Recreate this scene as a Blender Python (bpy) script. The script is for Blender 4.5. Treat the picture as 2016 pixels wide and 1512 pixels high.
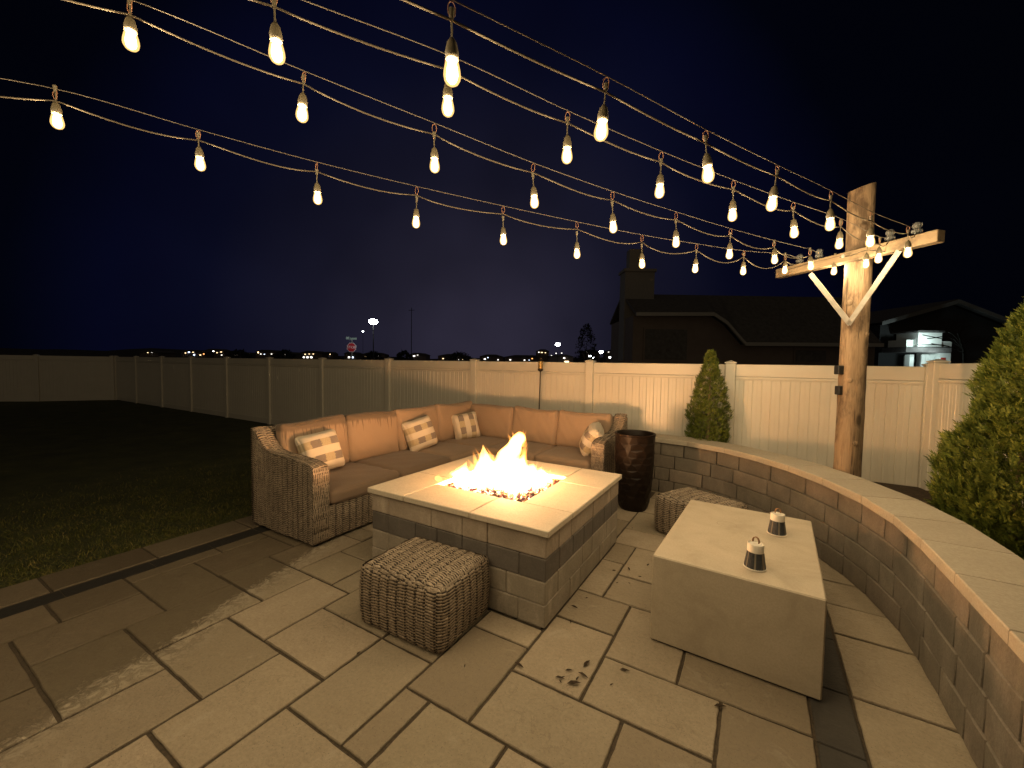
import bpy, math, random
import numpy as np
from mathutils import Vector, Matrix

random.seed(7)
RNG = np.random.default_rng(7)
SC = bpy.context.scene
for o in list(bpy.data.objects):
    bpy.data.objects.remove(o)
COL = SC.collection
R = math.radians

# ------------------------------------------------------------------ camera
EYE = np.array([0.0, 0.0, 1.72])
FPX, PW, PH = 809.1, 2016, 1512
_yaw, _pit, _rol = R(-30.84), R(2.764), R(0.909)
def _w2p(v):                      # heading frame -> patio frame (x along the paving, y across it)
    return np.array([v[0]*math.cos(_yaw)+v[1]*math.sin(_yaw), -v[0]*math.sin(_yaw)+v[1]*math.cos(_yaw), v[2]])
_f = np.array([0, math.cos(_pit), -math.sin(_pit)])
_u0 = np.array([0, math.sin(_pit), math.cos(_pit)])
_r0 = np.array([1.0, 0, 0])
_r = math.cos(_rol)*_r0 + math.sin(_rol)*_u0
_u = -math.sin(_rol)*_r0 + math.cos(_rol)*_u0
CR, CU, CF = _w2p(_r), _w2p(_u), _w2p(_f)
cam_d = bpy.data.cameras.new("camera")
cam = bpy.data.objects.new("camera", cam_d)
COL.objects.link(cam)
cam_d.sensor_width = 36.0
cam_d.sensor_fit = 'HORIZONTAL'
cam_d.lens = 36.0*FPX/PW
cam_d.clip_start = 0.05
cam_d.clip_end = 3000
M = Matrix.Identity(4)
for i in range(3):
    M[i][0], M[i][1], M[i][2], M[i][3] = CR[i], CU[i], -CF[i], EYE[i]
cam.matrix_world = M
SC.camera = cam

def at(px, py, depth):            # the point seen at a photo pixel, so many metres ahead
    return EYE + depth*(CF + (px-PW/2)/FPX*CR - (py-PH/2)/FPX*CU)

# ------------------------------------------------------------------ night sky (the only ambient light) with fill added behind the camera, exposure
W = bpy.data.worlds.new("World")
SC.world = W
W.use_nodes = True
wn, wl = W.node_tree.nodes, W.node_tree.links
wn.clear()
w_out = wn.new("ShaderNodeOutputWorld")
w_bg = wn.new("ShaderNodeBackground")
w_tc = wn.new("ShaderNodeTexCoord")
GLOW = CF*1.0 + CR*(-0.08) + CU*0.02
GLOW[2] = 0.03
GLOW = GLOW/np.linalg.norm(GLOW)
w_dot = wn.new("ShaderNodeVectorMath"); w_dot.operation = 'DOT_PRODUCT'
w_nrm = wn.new("ShaderNodeVectorMath"); w_nrm.operation = 'NORMALIZE'
wl.new(w_tc.outputs['Generated'], w_nrm.inputs[0])
wl.new(w_nrm.outputs['Vector'], w_dot.inputs[0])
w_dot.inputs[1].default_value = tuple(GLOW)
w_ramp = wn.new("ShaderNodeValToRGB")
cr = w_ramp.color_ramp
cr.elements[0].position = 0.0; cr.elements[0].color = (0.022, 0.0175, 0.012, 1)  # warm end behind the camera is added to fill camera-facing sides
cr.elements[1].position = 1.0; cr.elements[1].color = (0.0105, 0.0092, 0.0165, 1)
for p, c in ((0.44, (0.013, 0.0105, 0.0075, 1)), (0.66, (0.0006, 0.0006, 0.0008, 1)), (0.75, (0.00020, 0.00030, 0.0007, 1)), (0.845, (0.00022, 0.00036, 0.0013, 1)), (0.883, (0.0006, 0.0008, 0.0040, 1)), (0.92, (0.0011, 0.0013, 0.0050, 1)),
             (0.965, (0.0033, 0.0032, 0.0074, 1)), (0.988, (0.0064, 0.0058, 0.0110, 1))):
    e = cr.elements.new(p); e.color = c
w_map = wn.new("ShaderNodeMapRange")
w_map.inputs['From Min'].default_value = -1.0; w_map.inputs['From Max'].default_value = 1.0
wl.new(w_dot.outputs['Value'], w_map.inputs['Value'])
wl.new(w_map.outputs['Result'], w_ramp.inputs['Fac'])
w_noise = wn.new("ShaderNodeTexNoise"); w_noise.inputs['Scale'].default_value = 2.2; w_noise.inputs['Detail'].default_value = 3
wl.new(w_nrm.outputs['Vector'], w_noise.inputs['Vector'])
w_mr = wn.new("ShaderNodeMapRange"); w_mr.inputs['To Min'].default_value = 0.72; w_mr.inputs['To Max'].default_value = 1.28
w_mr.inputs['From Min'].default_value = 0.3; w_mr.inputs['From Max'].default_value = 0.7
wl.new(w_noise.outputs['Fac'], w_mr.inputs['Value'])
wl.new(w_mr.outputs['Result'], w_bg.inputs['Strength'])
wl.new(w_ramp.outputs['Color'], w_bg.inputs['Color'])
wl.new(w_bg.outputs['Background'], w_out.inputs['Surface'])

vs = SC.view_settings
SC.display_settings.display_device = 'sRGB'
vs.view_transform = 'Standard'
vs.look = 'None'
vs.exposure = 1.25
vs.gamma = 1.0
vs.use_curve_mapping = False
SC.render.engine = 'CYCLES'
SC.cycles.use_denoising = True
SC.cycles.denoiser = 'OPENIMAGEDENOISE'
SC.cycles.use_adaptive_sampling = False
SC.cycles.denoising_input_passes = 'RGB_ALBEDO_NORMAL'
SC.cycles.denoising_prefilter = 'ACCURATE'
SC.cycles.use_light_tree = True
SC.cycles.max_bounces = 6
SC.cycles.diffuse_bounces = 3
SC.cycles.glossy_bounces = 3
SC.cycles.transmission_bounces = 4
SC.cycles.transparent_max_bounces = 16
SC.cycles.caustics_reflective = False
SC.cycles.caustics_refractive = False
SC.cycles.sample_clamp_indirect = 4.0

BULB_W = 7.8           # watts of each lamp on the strings
FIRE_W = 86.0         # fire

# ------------------------------------------------------------------ helpers: meshes
class MB:
    def __init__(s):
        s.v = []; s.f = []; s.m = []; s.n = 0
    def add(s, verts, faces, mi=0):
        verts = np.asarray(verts, float).reshape(-1, 3)
        s.v.append(verts)
        for f in faces:
            s.f.append([int(i)+s.n for i in f]); s.m.append(mi)
        s.n += len(verts)
    def box(s, c, d, rz=0.0, mi=0, bev=0.0, rot=None):
        hx, hy, hz = d[0]/2, d[1]/2, d[2]/2
        if bev <= 0:
            v = np.array([[x*hx, y*hy, z*hz] for z in (-1, 1) for y in (-1, 1) for x in (-1, 1)])
            f = [(0,2,3,1),(4,5,7,6),(0,1,5,4),(2,6,7,3),(0,4,6,2),(1,3,7,5)]
        else:
            b = min(bev, hx*.9, hy*.9, hz*.9)
            v = []; idx = {}
            for sx in (-1, 1):
                for sy in (-1, 1):
                    for sz in (-1, 1):
                        for ax in range(3):
                            p = [sx*hx, sy*hy, sz*hz]
                            for k in range(3):
                                if k != ax: p[k] -= (sx, sy, sz)[k]*b
                            idx[(sx, sy, sz, ax)] = len(v); v.append(p)
            v = np.array(v); f = []
            for ax in range(3):
                a, c_ = (ax+1) % 3, (ax+2) % 3
                for s_ in (-1, 1):
                    q = []
                    for (i, j) in ((-1,-1),(1,-1),(1,1),(-1,1)):
                        k = [0,0,0]; k[ax] = s_; k[a] = i; k[c_] = j
                        q.append(idx[(k[0],k[1],k[2],ax)])
                    f.append(q if s_ > 0 else q[::-1])
                # edges along axis ax
                for i in (-1, 1):
                    for j in (-1, 1):
                        k0 = [0,0,0]; k0[ax] = -1; k0[a] = i; k0[c_] = j
                        k1 = list(k0); k1[ax] = 1
                        q = [idx[tuple(k0)+(a,)], idx[tuple(k1)+(a,)], idx[tuple(k1)+(c_,)], idx[tuple(k0)+(c_,)]]
                        f.append(q if i*j < 0 else q[::-1])
            for sx in (-1, 1):
                for sy in (-1, 1):
                    for sz in (-1, 1):
                        t = [idx[(sx,sy,sz,0)], idx[(sx,sy,sz,1)], idx[(sx,sy,sz,2)]]
                        f.append(t if sx*sy*sz > 0 else t[::-1])
        if rot is not None:
            v = v @ np.array(rot).T
        if rz:
            c_, s_ = math.cos(rz), math.sin(rz)
            v = v @ np.array([[c_, -s_, 0],[s_, c_, 0],[0,0,1]]).T
        s.add(v+np.asarray(c, float), f, mi)
    def prism(s, poly, z0, z1, mi=0):           # poly counter-clockwise in xy
        n = len(poly)
        v = [(p[0], p[1], z0) for p in poly]+[(p[0], p[1], z1) for p in poly]
        f = [tuple(range(n))[::-1], tuple(range(n, 2*n))]+[(i, (i+1) % n, n+(i+1) % n, n+i) for i in range(n)]
        s.add(v, f, mi)
    def tube(s, path, rad, seg=8, mi=0, caps=True):
        P = np.asarray(path, float); n = len(P)
        rad = np.broadcast_to(np.asarray(rad, float), (n,))
        T = np.gradient(P, axis=0); T /= np.linalg.norm(T, axis=1)[:, None]+1e-12
        ref = np.array([0,0,1.0]) if abs(T[0][2]) < .9 else np.array([1.0,0,0])
        a = np.cross(ref, T[0]); a /= np.linalg.norm(a)
        V = []
        th = np.arange(seg)*2*math.pi/seg
        for i in range(n):
            a = a-T[i]*(a@T[i]); a /= np.linalg.norm(a)+1e-12
            b = np.cross(T[i], a)
            V.append(P[i]+rad[i]*(np.cos(th)[:, None]*a+np.sin(th)[:, None]*b))
        f = []
        for i in range(n-1):
            for j in range(seg):
                k = (j+1) % seg
                f.append((i*seg+j, i*seg+k, (i+1)*seg+k, (i+1)*seg+j))
        if caps:
            f.append(tuple(range(seg))[::-1]); f.append(tuple((n-1)*seg+j for j in range(seg)))
        s.add(np.vstack(V), f, mi)
    def lathe(s, prof, c=(0,0,0), seg=24, mi=0):  # prof: (r, z) from bottom to top
        n = len(prof); th = np.arange(seg)*2*math.pi/seg
        V = []
        for r, z in prof:
            V.append(np.stack([r*np.cos(th), r*np.sin(th), np.full(seg, z)], 1))
        f = []
        for i in range(n-1):
            for j in range(seg):
                k = (j+1) % seg
                f.append((i*seg+j, i*seg+k, (i+1)*seg+k, (i+1)*seg+j))
        if prof[0][0] > 1e-5: f.append(tuple(range(seg))[::-1])
        if prof[-1][0] > 1e-5: f.append(tuple((n-1)*seg+j for j in range(seg)))
        s.add(np.vstack(V)+np.asarray(c, float), f, mi)
    def grid(s, P, mi=0, wrap=False, flip=False):  # P: (nu, nv, 3)
        nu, nv = P.shape[:2]
        idx = np.arange(nu*nv).reshape(nu, nv)
        a = idx if not wrap else np.vstack([idx, idx[:1]])
        q = np.stack([a[:-1, :-1], a[1:, :-1], a[1:, 1:], a[:-1, 1:]], -1).reshape(-1, 4)
        if flip: q = q[:, ::-1]
        s.v.append(P.reshape(-1, 3))
        s.f.extend((q+s.n).tolist()); s.m.extend([mi]*len(q)); s.n += nu*nv
    def build(s, name, mats, parent=None, smooth=None, local=False):
        V = np.vstack(s.v)
        if parent is not None and not local:
            V = V-np.array(parent.location)
        me = bpy.data.meshes.new(name)
        me.from_pydata(V.tolist(), [], s.f)
        if not isinstance(mats, (list, tuple)): mats = [mats]
        for m in mats: me.materials.append(m)
        if len(mats) > 1: me.polygons.foreach_set('material_index', s.m)
        if smooth is not None:
            me.polygons.foreach_set('use_smooth', [True]*len(me.polygons))
            if smooth < 180: me.set_sharp_from_angle(angle=R(smooth))
        me.update()
        o = bpy.data.objects.new(name, me)
        COL.objects.link(o)
        if parent is not None: o.parent = parent
        return o

def tag(o, label=None, cat=None, group=None, kind=None):
    if label: o['label'] = label
    if cat: o['category'] = cat
    if group: o['group'] = group
    if kind: o['kind'] = kind
    return o
def thing(name, label, cat, loc=(0,0,0), rz=0.0, group=None):
    o = bpy.data.objects.new(name, None)
    COL.objects.link(o)
    o.empty_display_size = 0.05
    o.location = loc; o.rotation_euler = (0, 0, rz)
    return tag(o, label, cat, group)
def dup(root, loc, rz=0.0, label=None, group=None):
    r = root.copy(); COL.objects.link(r); r.location = loc; r.rotation_euler = (0, 0, rz)
    if label: r['label'] = label
    if group: r['group'] = group
    for ch in list(root.children):
        c = ch.copy(); COL.objects.link(c); c.parent = r
        for g in list(ch.children):
            d = g.copy(); COL.objects.link(d); d.parent = c
    return r
def sub(o, parent):               # a sub-part built in the same coordinates as its part
    o.parent = parent
    return o

def catmull(P, step):
    P = np.asarray(P, float)
    Q = np.vstack([2*P[0]-P[1], P, 2*P[-1]-P[-2]]); out = []
    for i in range(1, len(Q)-2):
        for t in np.linspace(0, 1, 24, endpoint=False):
            a, b, c, d = Q[i-1], Q[i], Q[i+1], Q[i+2]
            out.append(.5*((2*b)+(-a+c)*t+(2*a-5*b+4*c-d)*t*t+(-a+3*b-3*c+d)*t**3))
    out.append(P[-1]); out = np.array(out)
    L = np.r_[0, np.cumsum(np.linalg.norm(np.diff(out, axis=0), axis=1))]
    n = max(2, int(round(L[-1]/step))+1)
    s = np.linspace(0, L[-1], n)
    return np.stack([np.interp(s, L, out[:, k]) for k in range(out.shape[1])], 1)

# ------------------------------------------------------------------ helpers: materials
class NT:
    def __init__(s, name):
        s.mat = bpy.data.materials.new(name); s.mat.use_nodes = True
        s.n, s.l = s.mat.node_tree.nodes, s.mat.node_tree.links
        s.n.clear()
        s.out = s.n.new("ShaderNodeOutputMaterial")
        s.b = s.n.new("ShaderNodeBsdfPrincipled")
        s.l.new(s.b.outputs[0], s.out.inputs['Surface'])
        s.tc = s.n.new("ShaderNodeTexCoord")
    def link(s, a, b): s.l.new(a, b)
    def set(s, **k):
        for a, v in k.items(): s.b.inputs[a.replace('_', ' ')].default_value = v
    def noise(s, scale, detail=4, rough=.55, vec=None, sc3=None, dist=0.0):
        t = s.n.new("ShaderNodeTexNoise")
        t.inputs['Scale'].default_value = scale; t.inputs['Detail'].default_value = detail
        t.inputs['Roughness'].default_value = rough; t.inputs['Distortion'].default_value = dist
        v = vec if vec is not None else s.tc.outputs['Object']
        if sc3:
            mp = s.n.new("ShaderNodeMapping"); mp.inputs['Scale'].default_value = sc3
            s.link(v, mp.inputs['Vector']); v = mp.outputs['Vector']
        s.link(v, t.inputs['Vector'])
        return t.outputs['Fac']
    def ramp(s, fac, stops):
        r = s.n.new("ShaderNodeValToRGB")
        e = r.color_ramp.elements
        e[0].position = stops[0][0]; e[0].color = tuple(stops[0][1])+(1,)
        e[1].position = stops[-1][0]; e[1].color = tuple(stops[-1][1])+(1,)
        for p, c in stops[1:-1]:
            q = e.new(p); q.color = tuple(c)+(1,)
        s.link(fac, r.inputs['Fac'])
        return r.outputs['Color']
    def mix(s, fac, a, b, mode='MIX'):
        m = s.n.new("ShaderNodeMix"); m.data_type = 'RGBA'; m.blend_type = mode
        for sock, val in ((m.inputs[0], fac), (m.inputs[6], a), (m.inputs[7], b)):
            if isinstance(val, (int, float)): sock.default_value = val
            elif isinstance(val, tuple): sock.default_value = val if len(val) == 4 else val+(1,)
            else: s.link(val, sock)
        return m.outputs[2]
    def math(s, op, a, b=None, c=None):
        m = s.n.new("ShaderNodeMath"); m.operation = op
        for i, val in enumerate((a, b, c)):
            if val is None: continue
            if isinstance(val, (int, float)): m.inputs[i].default_value = val
            else: s.link(val, m.inputs[i])
        return m.outputs[0]
    def mrange(s, v, a, b, c=0.0, d=1.0):
        m = s.n.new("ShaderNodeMapRange")
        for i, val in enumerate((a, b, c, d)): m.inputs[i+1].default_value = val
        s.link(v, m.inputs[0]); return m.outputs[0]
    def bump(s, h, strength=.3, dist=.01, normal=None):
        b = s.n.new("ShaderNodeBump"); b.inputs['Strength'].default_value = strength; b.inputs['Distance'].default_value = dist
        s.link(h, b.inputs['Height'])
        if normal is not None: s.link(normal, b.inputs['Normal'])
        s.link(b.outputs[0], s.b.inputs['Normal'])
        return b.outputs[0]
    def island(s):
        g = s.n.new("ShaderNodeNewGeometry"); return g.outputs['Random Per Island']
    def xyz(s, vec=None):
        x = s.n.new("ShaderNodeSeparateXYZ"); s.link(vec if vec is not None else s.tc.outputs['Object'], x.inputs[0])
        return x.outputs
    def col(s, c): s.link(c, s.b.inputs['Base Color'])

def m_plain(name, col, rough=.5, metal=0.0, var=.12, scale=18, bump=.0):
    t = NT(name)
    n = t.noise(scale, 4)
    t.col(t.ramp(n, [(.3, tuple(c*(1-var) for c in col)), (.7, tuple(min(1, c*(1+var)) for c in col))]))
    t.set(Roughness=rough, Metallic=metal)
    if bump: t.bump(t.noise(scale*6, 3), bump, .004)
    return t.mat

def m_emit(name, col, strength):
    t = NT(name)
    t.set(Base_Color=(0.8, 0.8, 0.8, 1), Roughness=.4)
    t.b.inputs['Emission Color'].default_value = tuple(col)+(1,)
    t.b.inputs['Emission Strength'].default_value = strength
    return t.mat

def m_paver():
    t = NT("paving_stone")
    isl = t.island()
    base = t.ramp(isl, [(0, (.225,.183,.128)), (.2, (.40,.335,.25)), (.4, (.31,.268,.195)), (.6, (.45,.375,.282)), (.8, (.35,.30,.215)), (1, (.275,.225,.162))])
    big = t.noise(2.6, 5, .6)
    c = t.mix(t.mrange(big, .35, .7, 0, .5), base, (.28,.23,.16))
    fine = t.noise(55, 6, .7)
    c = t.mix(t.mrange(fine, .38, .68, .35, 0), c, (.17,.145,.11))
    pale = t.noise(5.5, 6, .7, dist=.6)
    c = t.mix(t.mrange(pale, .58, .72, 0, .35), c, (.46,.41,.33))
    vn = t.n.new("ShaderNodeTexVoronoi"); vn.feature = 'DISTANCE_TO_EDGE'; vn.inputs['Scale'].default_value = 3.4
    wv = t.n.new("ShaderNodeVectorMath"); wv.operation = 'ADD'
    nz = t.n.new("ShaderNodeTexNoise"); nz.inputs['Scale'].default_value = 5.0; nz.inputs['Detail'].default_value = 5
    t.link(t.tc.outputs['Object'], nz.inputs['Vector']); t.link(t.tc.outputs['Object'], wv.inputs[0]); t.link(nz.outputs['Color'], wv.inputs[1]); t.link(wv.outputs[0], vn.inputs['Vector'])
    vein = t.math('MULTIPLY', t.mrange(vn.outputs['Distance'], .03, .0), t.mrange(t.noise(1.9, 3), .5, .62))
    c = t.mix(t.math('MULTIPLY', vein, .45), c, (.13,.105,.075))
    bl = t.noise(22, 6, .75)
    c = t.mix(t.mrange(bl, .55, .72, 0, .4), c, (.15,.12,.085))
    # black specks and hair-line marks
    sp = t.noise(130, 2, .5)
    c = t.mix(t.mrange(sp, .66, .72, 0, .65), c, (.07,.06,.045))
    t.col(c)
    # lawn-side slabs: weaker bulb light painted in with the damp; salty crust edges it
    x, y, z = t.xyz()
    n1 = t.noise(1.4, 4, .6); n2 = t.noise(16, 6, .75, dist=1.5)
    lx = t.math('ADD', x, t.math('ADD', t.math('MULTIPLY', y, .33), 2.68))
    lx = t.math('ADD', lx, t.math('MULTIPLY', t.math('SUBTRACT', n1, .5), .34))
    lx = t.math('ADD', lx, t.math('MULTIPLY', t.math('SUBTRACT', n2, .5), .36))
    dim_damp = t.mrange(lx, .03, -.05)
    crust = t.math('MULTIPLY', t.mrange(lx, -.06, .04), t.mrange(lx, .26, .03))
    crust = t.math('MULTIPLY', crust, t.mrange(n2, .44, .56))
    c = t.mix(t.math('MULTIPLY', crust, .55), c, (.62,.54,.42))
    c = t.mix(t.math('MULTIPLY', dim_damp, .70), c, t.mix(1.0, c, (.22,.19,.135), 'MULTIPLY'))
    t.col(c)
    t.link(t.mrange(big, .3, .7, .52, .8), t.b.inputs['Roughness'])
    h1 = t.noise(9, 8, .68, dist=.8)
    h2 = t.noise(48, 6, .7, dist=.4)
    h = t.math('ADD', t.math('MULTIPLY', h1, 1.0), t.math('MULTIPLY', h2, .45))
    h = t.math('ADD', h, t.math('MULTIPLY', crust, .5))
    t.bump(h, .85, .02)
    return t.mat

def m_block(name, cols, var=1.0):
    t = NT(name)
    isl = t.island()
    st = [(i/(len(cols)-1), c) for i, c in enumerate(cols)]
    base = t.ramp(isl, st)
    n = t.noise(4.0, 6, .62, dist=.5)
    c = t.mix(t.mrange(n, .35, .7, 0, .55), base, tuple(x*.50 for x in cols[0]))
    n2 = t.noise(3.1, 5, .6, sc3=(1.6, 1.6, .5))
    c = t.mix(t.mrange(n2, .54, .70, 0, .45), c, tuple(min(.8, x*1.7) for x in cols[-1]))
    f = t.noise(80, 5, .7)
    c = t.mix(t.mrange(f, .35, .65, .35, 0), c, tuple(x*.45 for x in cols[0]))
    t.col(c); t.set(Roughness=.85)
    t.bump(t.math('ADD', t.noise(14, 7, .7, dist=.5), t.math('MULTIPLY', t.noise(75, 5, .7), .35)), .6, .01)
    return t.mat

def m_capstone(k=1.0):
    t = NT("cap_stone")
    isl = t.island()
    base = t.ramp(isl, [(0, (.50,.44,.36)), (.5, (.56,.50,.41)), (1, (.52,.455,.37))])
    n = t.noise(3.5, 6, .6)
    c = t.mix(t.mrange(n, .35, .7, 0, .4), base, (.40,.35,.275))
    f = t.noise(70, 6, .7)
    c = t.mix(t.mrange(f, .36, .62, .3, 0), c, (.22,.19,.15))
    c = t.mix(1.0, c, (k, k, k*.98), 'MULTIPLY')
    t.col(c); t.set(Roughness=.78)
    t.bump(t.math('ADD', t.noise(8, 8, .68, dist=.9), t.math('MULTIPLY', t.noise(60, 6, .7), .3)), .45, .009)
    return t.mat

def m_wicker(name, dark, mid, light):
    t = NT(name)
    n = t.noise(70, 3, .6, sc3=(1, 1, 2.2))
    b = t.noise(5, 3, .5)
    c = t.ramp(n, [(.28, dark), (.5, mid), (.74, light)])
    c = t.mix(t.mrange(b, .4, .65, 0, .35), c, dark)
    t.col(c); t.set(Roughness=.5)
    t.b.inputs['Specular IOR Level'].default_value = .35
    return t.mat

def m_fabric(name, col, stain=0.0, seed=0.0, top=.28):
    t = NT(name)
    w = t.noise(260, 2, .5)
    big = t.noise(3.0, 4, .6)
    c = t.mix(t.mrange(w, .35, .65, .28, 0), col, tuple(x*.72 for x in col))
    c = t.mix(t.mrange(big, .35, .7, 0, .22), c, tuple(x*.78 for x in col))
    if stain:                      # rain soaked top edge with runs down the front
        x, y, z = t.xyz()
        mp = t.n.new("ShaderNodeCombineXYZ")
        t.link(t.math('ADD', x, seed), mp.inputs['X'])
        runs = t.noise(26, 3, .7, vec=mp.outputs[0])
        wob = t.noise(4, 3, .5, vec=mp.outputs[0])
        edge = t.math('SUBTRACT', top, t.math('MULTIPLY', t.mrange(runs, .52, .70), .30))
        edge = t.math('SUBTRACT', edge, t.math('MULTIPLY', wob, .10))
        m = t.mrange(t.math('SUBTRACT', y, edge), -.008, .022)
        c = t.mix(t.math('MULTIPLY', m, stain), c, tuple(x*.30 for x in col))
    t.col(c); t.set(Roughness=.88)
    t.b.inputs['Sheen Weight'].default_value = .12
    t.bump(t.math('ADD', t.noise(420, 2, .5), t.math('MULTIPLY', t.noise(7, 3, .5), 2.5)), .22, .006)
    return t.mat

def m_plaid(name):
    t = NT(name)
    x, y, z = t.xyz()
    jag = t.noise(60, 2, .6, sc3=(.25, 1, 1))
    yy = t.math('ADD', y, t.math('MULTIPLY', t.math('SUBTRACT', t.noise(120, 2), .5), .006))
    band = t.math('FRACT', t.math('ADD', t.math('DIVIDE', yy, .17), .27))
    xx = t.math('ADD', x, t.math('MULTIPLY', t.math('SUBTRACT', jag, .5), .05))
    blk = t.math('FRACT', t.math('ADD', t.math('DIVIDE', xx, .205), .1))
    is_band = t.math('GREATER_THAN', band, .5)
    is_blk = t.math('GREATER_THAN', blk, .5)
    dark = t.mix(t.noise(90, 2), (.16,.13,.11), (.25,.205,.175))
    mid = t.mix(t.noise(140, 2, sc3=(1, .3, 1)), (.30,.235,.13), (.50,.43,.31))
    cream = t.mix(t.noise(160, 2), (.50,.44,.35), (.60,.53,.43))
    c = t.mix(is_band, cream, t.mix(is_blk, mid, dark))
    t.col(c); t.set(Roughness=.9)
    t.bump(t.math('ADD', t.noise(300, 2), t.math('MULTIPLY', t.noise(9, 3), 3.0)), .3, .006)
    return t.mat

def m_wood(name, light, dark, axis='Z', knots=True):
    t = NT(name)
    s3 = {'Z': (7, 7, .55), 'X': (.55, 9, 9), 'Y': (9, .55, 9)}[axis]
    g = t.noise(6, 7, .65, sc3=s3, dist=1.2)
    c = t.ramp(g, [(.28, dark), (.48, tuple((a*.35+b*.65) for a, b in zip(dark, light))), (.68, light)])
    st = t.noise(2.3, 5, .65, sc3=(2.2, 2.2, .8) if axis == 'Z' else (1, 1, 1))
    c = t.mix(t.mrange(st, .50, .60, 0, .8), c, tuple(x*.45 for x in dark))
    ck = t.noise(5, 4, .6, sc3=(5, 5, .16) if axis == 'Z' else (.16, 5, 5))
    c = t.mix(t.mrange(ck, .63, .67, 0, .85), c, tuple(x*.25 for x in dark))
    if knots:
        v = t.n.new("ShaderNodeTexVoronoi"); v.inputs['Scale'].default_value = 1.0; v.inputs['Randomness'].default_value = .9
        mp = t.n.new("ShaderNodeMapping"); mp.inputs['Scale'].default_value = (5.2, 5.2, 2.4) if axis == 'Z' else (3, 8, 8)
        wv = t.n.new("ShaderNodeVectorMath"); wv.operation = 'ADD'
        t.link(t.tc.outputs['Object'], mp.inputs['Vector']); t.link(mp.outputs[0], v.inputs['Vector'])
        k = t.mrange(v.outputs['Distance'], .09, .19, 1, 0)
        ring = t.math('MULTIPLY', t.mrange(v.outputs['Distance'], .20, .10, 0, 1), .5)
        c = t.mix(ring, c, tuple(x*1.1 for x in light))
        c = t.mix(t.math('MULTIPLY', k, .88), c, tuple(x*.30 for x in dark))
    t.col(c); t.set(Roughness=.75)
    t.bump(t.math('ADD', g, t.math('MULTIPLY', t.noise(90, 3, sc3=s3), .4)), .35, .006)
    return t.mat

def m_foliage(name, stops):
    t = NT(name)
    isl = t.island()
    c = t.ramp(isl, stops)
    n = t.noise(3.0, 4, .6)
    c = t.mix(t.mrange(n, .40, .66, 0, .7), c, stops[0][1])
    t.col(c); t.set(Roughness=.55)
    t.b.inputs['Specular IOR Level'].default_value = .25
    return t.mat

def m_glass(name, col=(.9,.95,.95), rough=.05):
    t = NT(name)
    t.set(Base_Color=tuple(col)+(1,), Roughness=rough)
    t.b.inputs['Transmission Weight'].default_value = .9
    t.b.inputs['IOR'].default_value = 1.45
    return t.mat

MAT = {}
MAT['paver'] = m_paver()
MAT['joint'] = m_plain("joint_sand", (.055,.042,.028), .95, var=.4, scale=60, bump=.4)
MAT['soldier'] = m_block("charcoal_border", [(.045,.042,.038), (.06,.055,.048), (.05,.046,.04)])
MAT['pit_tan'] = m_block("tan_block", [(.38,.315,.25), (.46,.385,.31), (.41,.345,.28), (.49,.41,.335)])
MAT['pit_dark'] = m_block("charcoal_block", [(.135,.12,.108), (.165,.148,.134), (.145,.13,.12)])
MAT['pit_grey'] = m_block("grey_block", [(.32,.285,.23), (.39,.345,.285), (.34,.30,.24), (.42,.37,.31)])
MAT['wall'] = m_block("wall_block", [(.165,.145,.118), (.255,.222,.178), (.205,.178,.145), (.31,.255,.205), (.185,.162,.136)])
MAT['cap'] = m_capstone(1.08)
MAT['wallcap'] = m_capstone(.76)
MAT['wicker'] = m_wicker("rattan_weave", (.13,.104,.079), (.30,.243,.183), (.50,.42,.33))
MAT['wicker_gap'] = m_plain('dark_rattan_core', (.022,.015,.010), .8)
MAT['fabric'] = m_fabric("tan_cushion_fabric", (.31,.22,.15))
MAT['fabric_w1'] = m_fabric("rain_streaked_fabric", (.31,.22,.15), .72, .0, .245)
MAT['fabric_w2'] = m_fabric("rain_streaked_fabric", (.31,.22,.15), .72, 3.3, .255)
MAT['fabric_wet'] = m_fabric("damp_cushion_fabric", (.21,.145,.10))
MAT['plaid'] = m_plaid("plaid_pillow_fabric")
MAT['vinyl'] = m_plain("white_vinyl", (.62,.585,.505), .38, var=.03, scale=3)
MAT['pole'] = m_wood("weathered_pole_wood", (.31,.222,.138), (.13,.080,.045), 'Z')
MAT['beam'] = m_wood("sawn_timber", (.22,.165,.10), (.145,.10,.058), 'X')
MAT['galv'] = m_plain("galvanised_steel", (.27,.265,.245), .55, .35, var=.2, scale=14, bump=.15)
MAT['glass'] = m_glass("insulator_glass")
def m_flat(name, col):
    t = NT(name); t.set(Base_Color=tuple(col)+(1,), Roughness=1.0); t.b.inputs['Specular IOR Level'].default_value = 0.0
    return t.mat
MAT['cord'] = m_flat("brown_cord_rubber", (.095,.082,.063))
MAT['wire'] = m_flat("steel_guide_wire", (.16,.142,.118))
MAT['socket'] = m_plain("bronze_socket", (.10,.085,.055), .5, .0)
MAT['copper'] = m_plain("rusty_hook_steel", (.34,.17,.10), .6, .2)
def m_glowglass(name="warm_bulb_glass", col=(1.0, .60, .20), strength=1.75, fac=.20):
    t = NT(name)
    tr = t.n.new("ShaderNodeBsdfTransparent"); em = t.n.new("ShaderNodeEmission"); mx = t.n.new("ShaderNodeMixShader")
    em.inputs['Color'].default_value = tuple(col)+(1,); em.inputs['Strength'].default_value = strength
    tr.inputs['Color'].default_value = (1.0, .97, .9, 1)
    mx.inputs[0].default_value = fac
    t.link(tr.outputs[0], mx.inputs[1]); t.link(em.outputs[0], mx.inputs[2]); t.link(mx.outputs[0], t.out.inputs['Surface'])
    return t.mat
MAT['bulb'] = m_glowglass()
MAT['filament'] = m_glowglass("lit_filament", (1.0, .80, .50), 9.0, .45)
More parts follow.
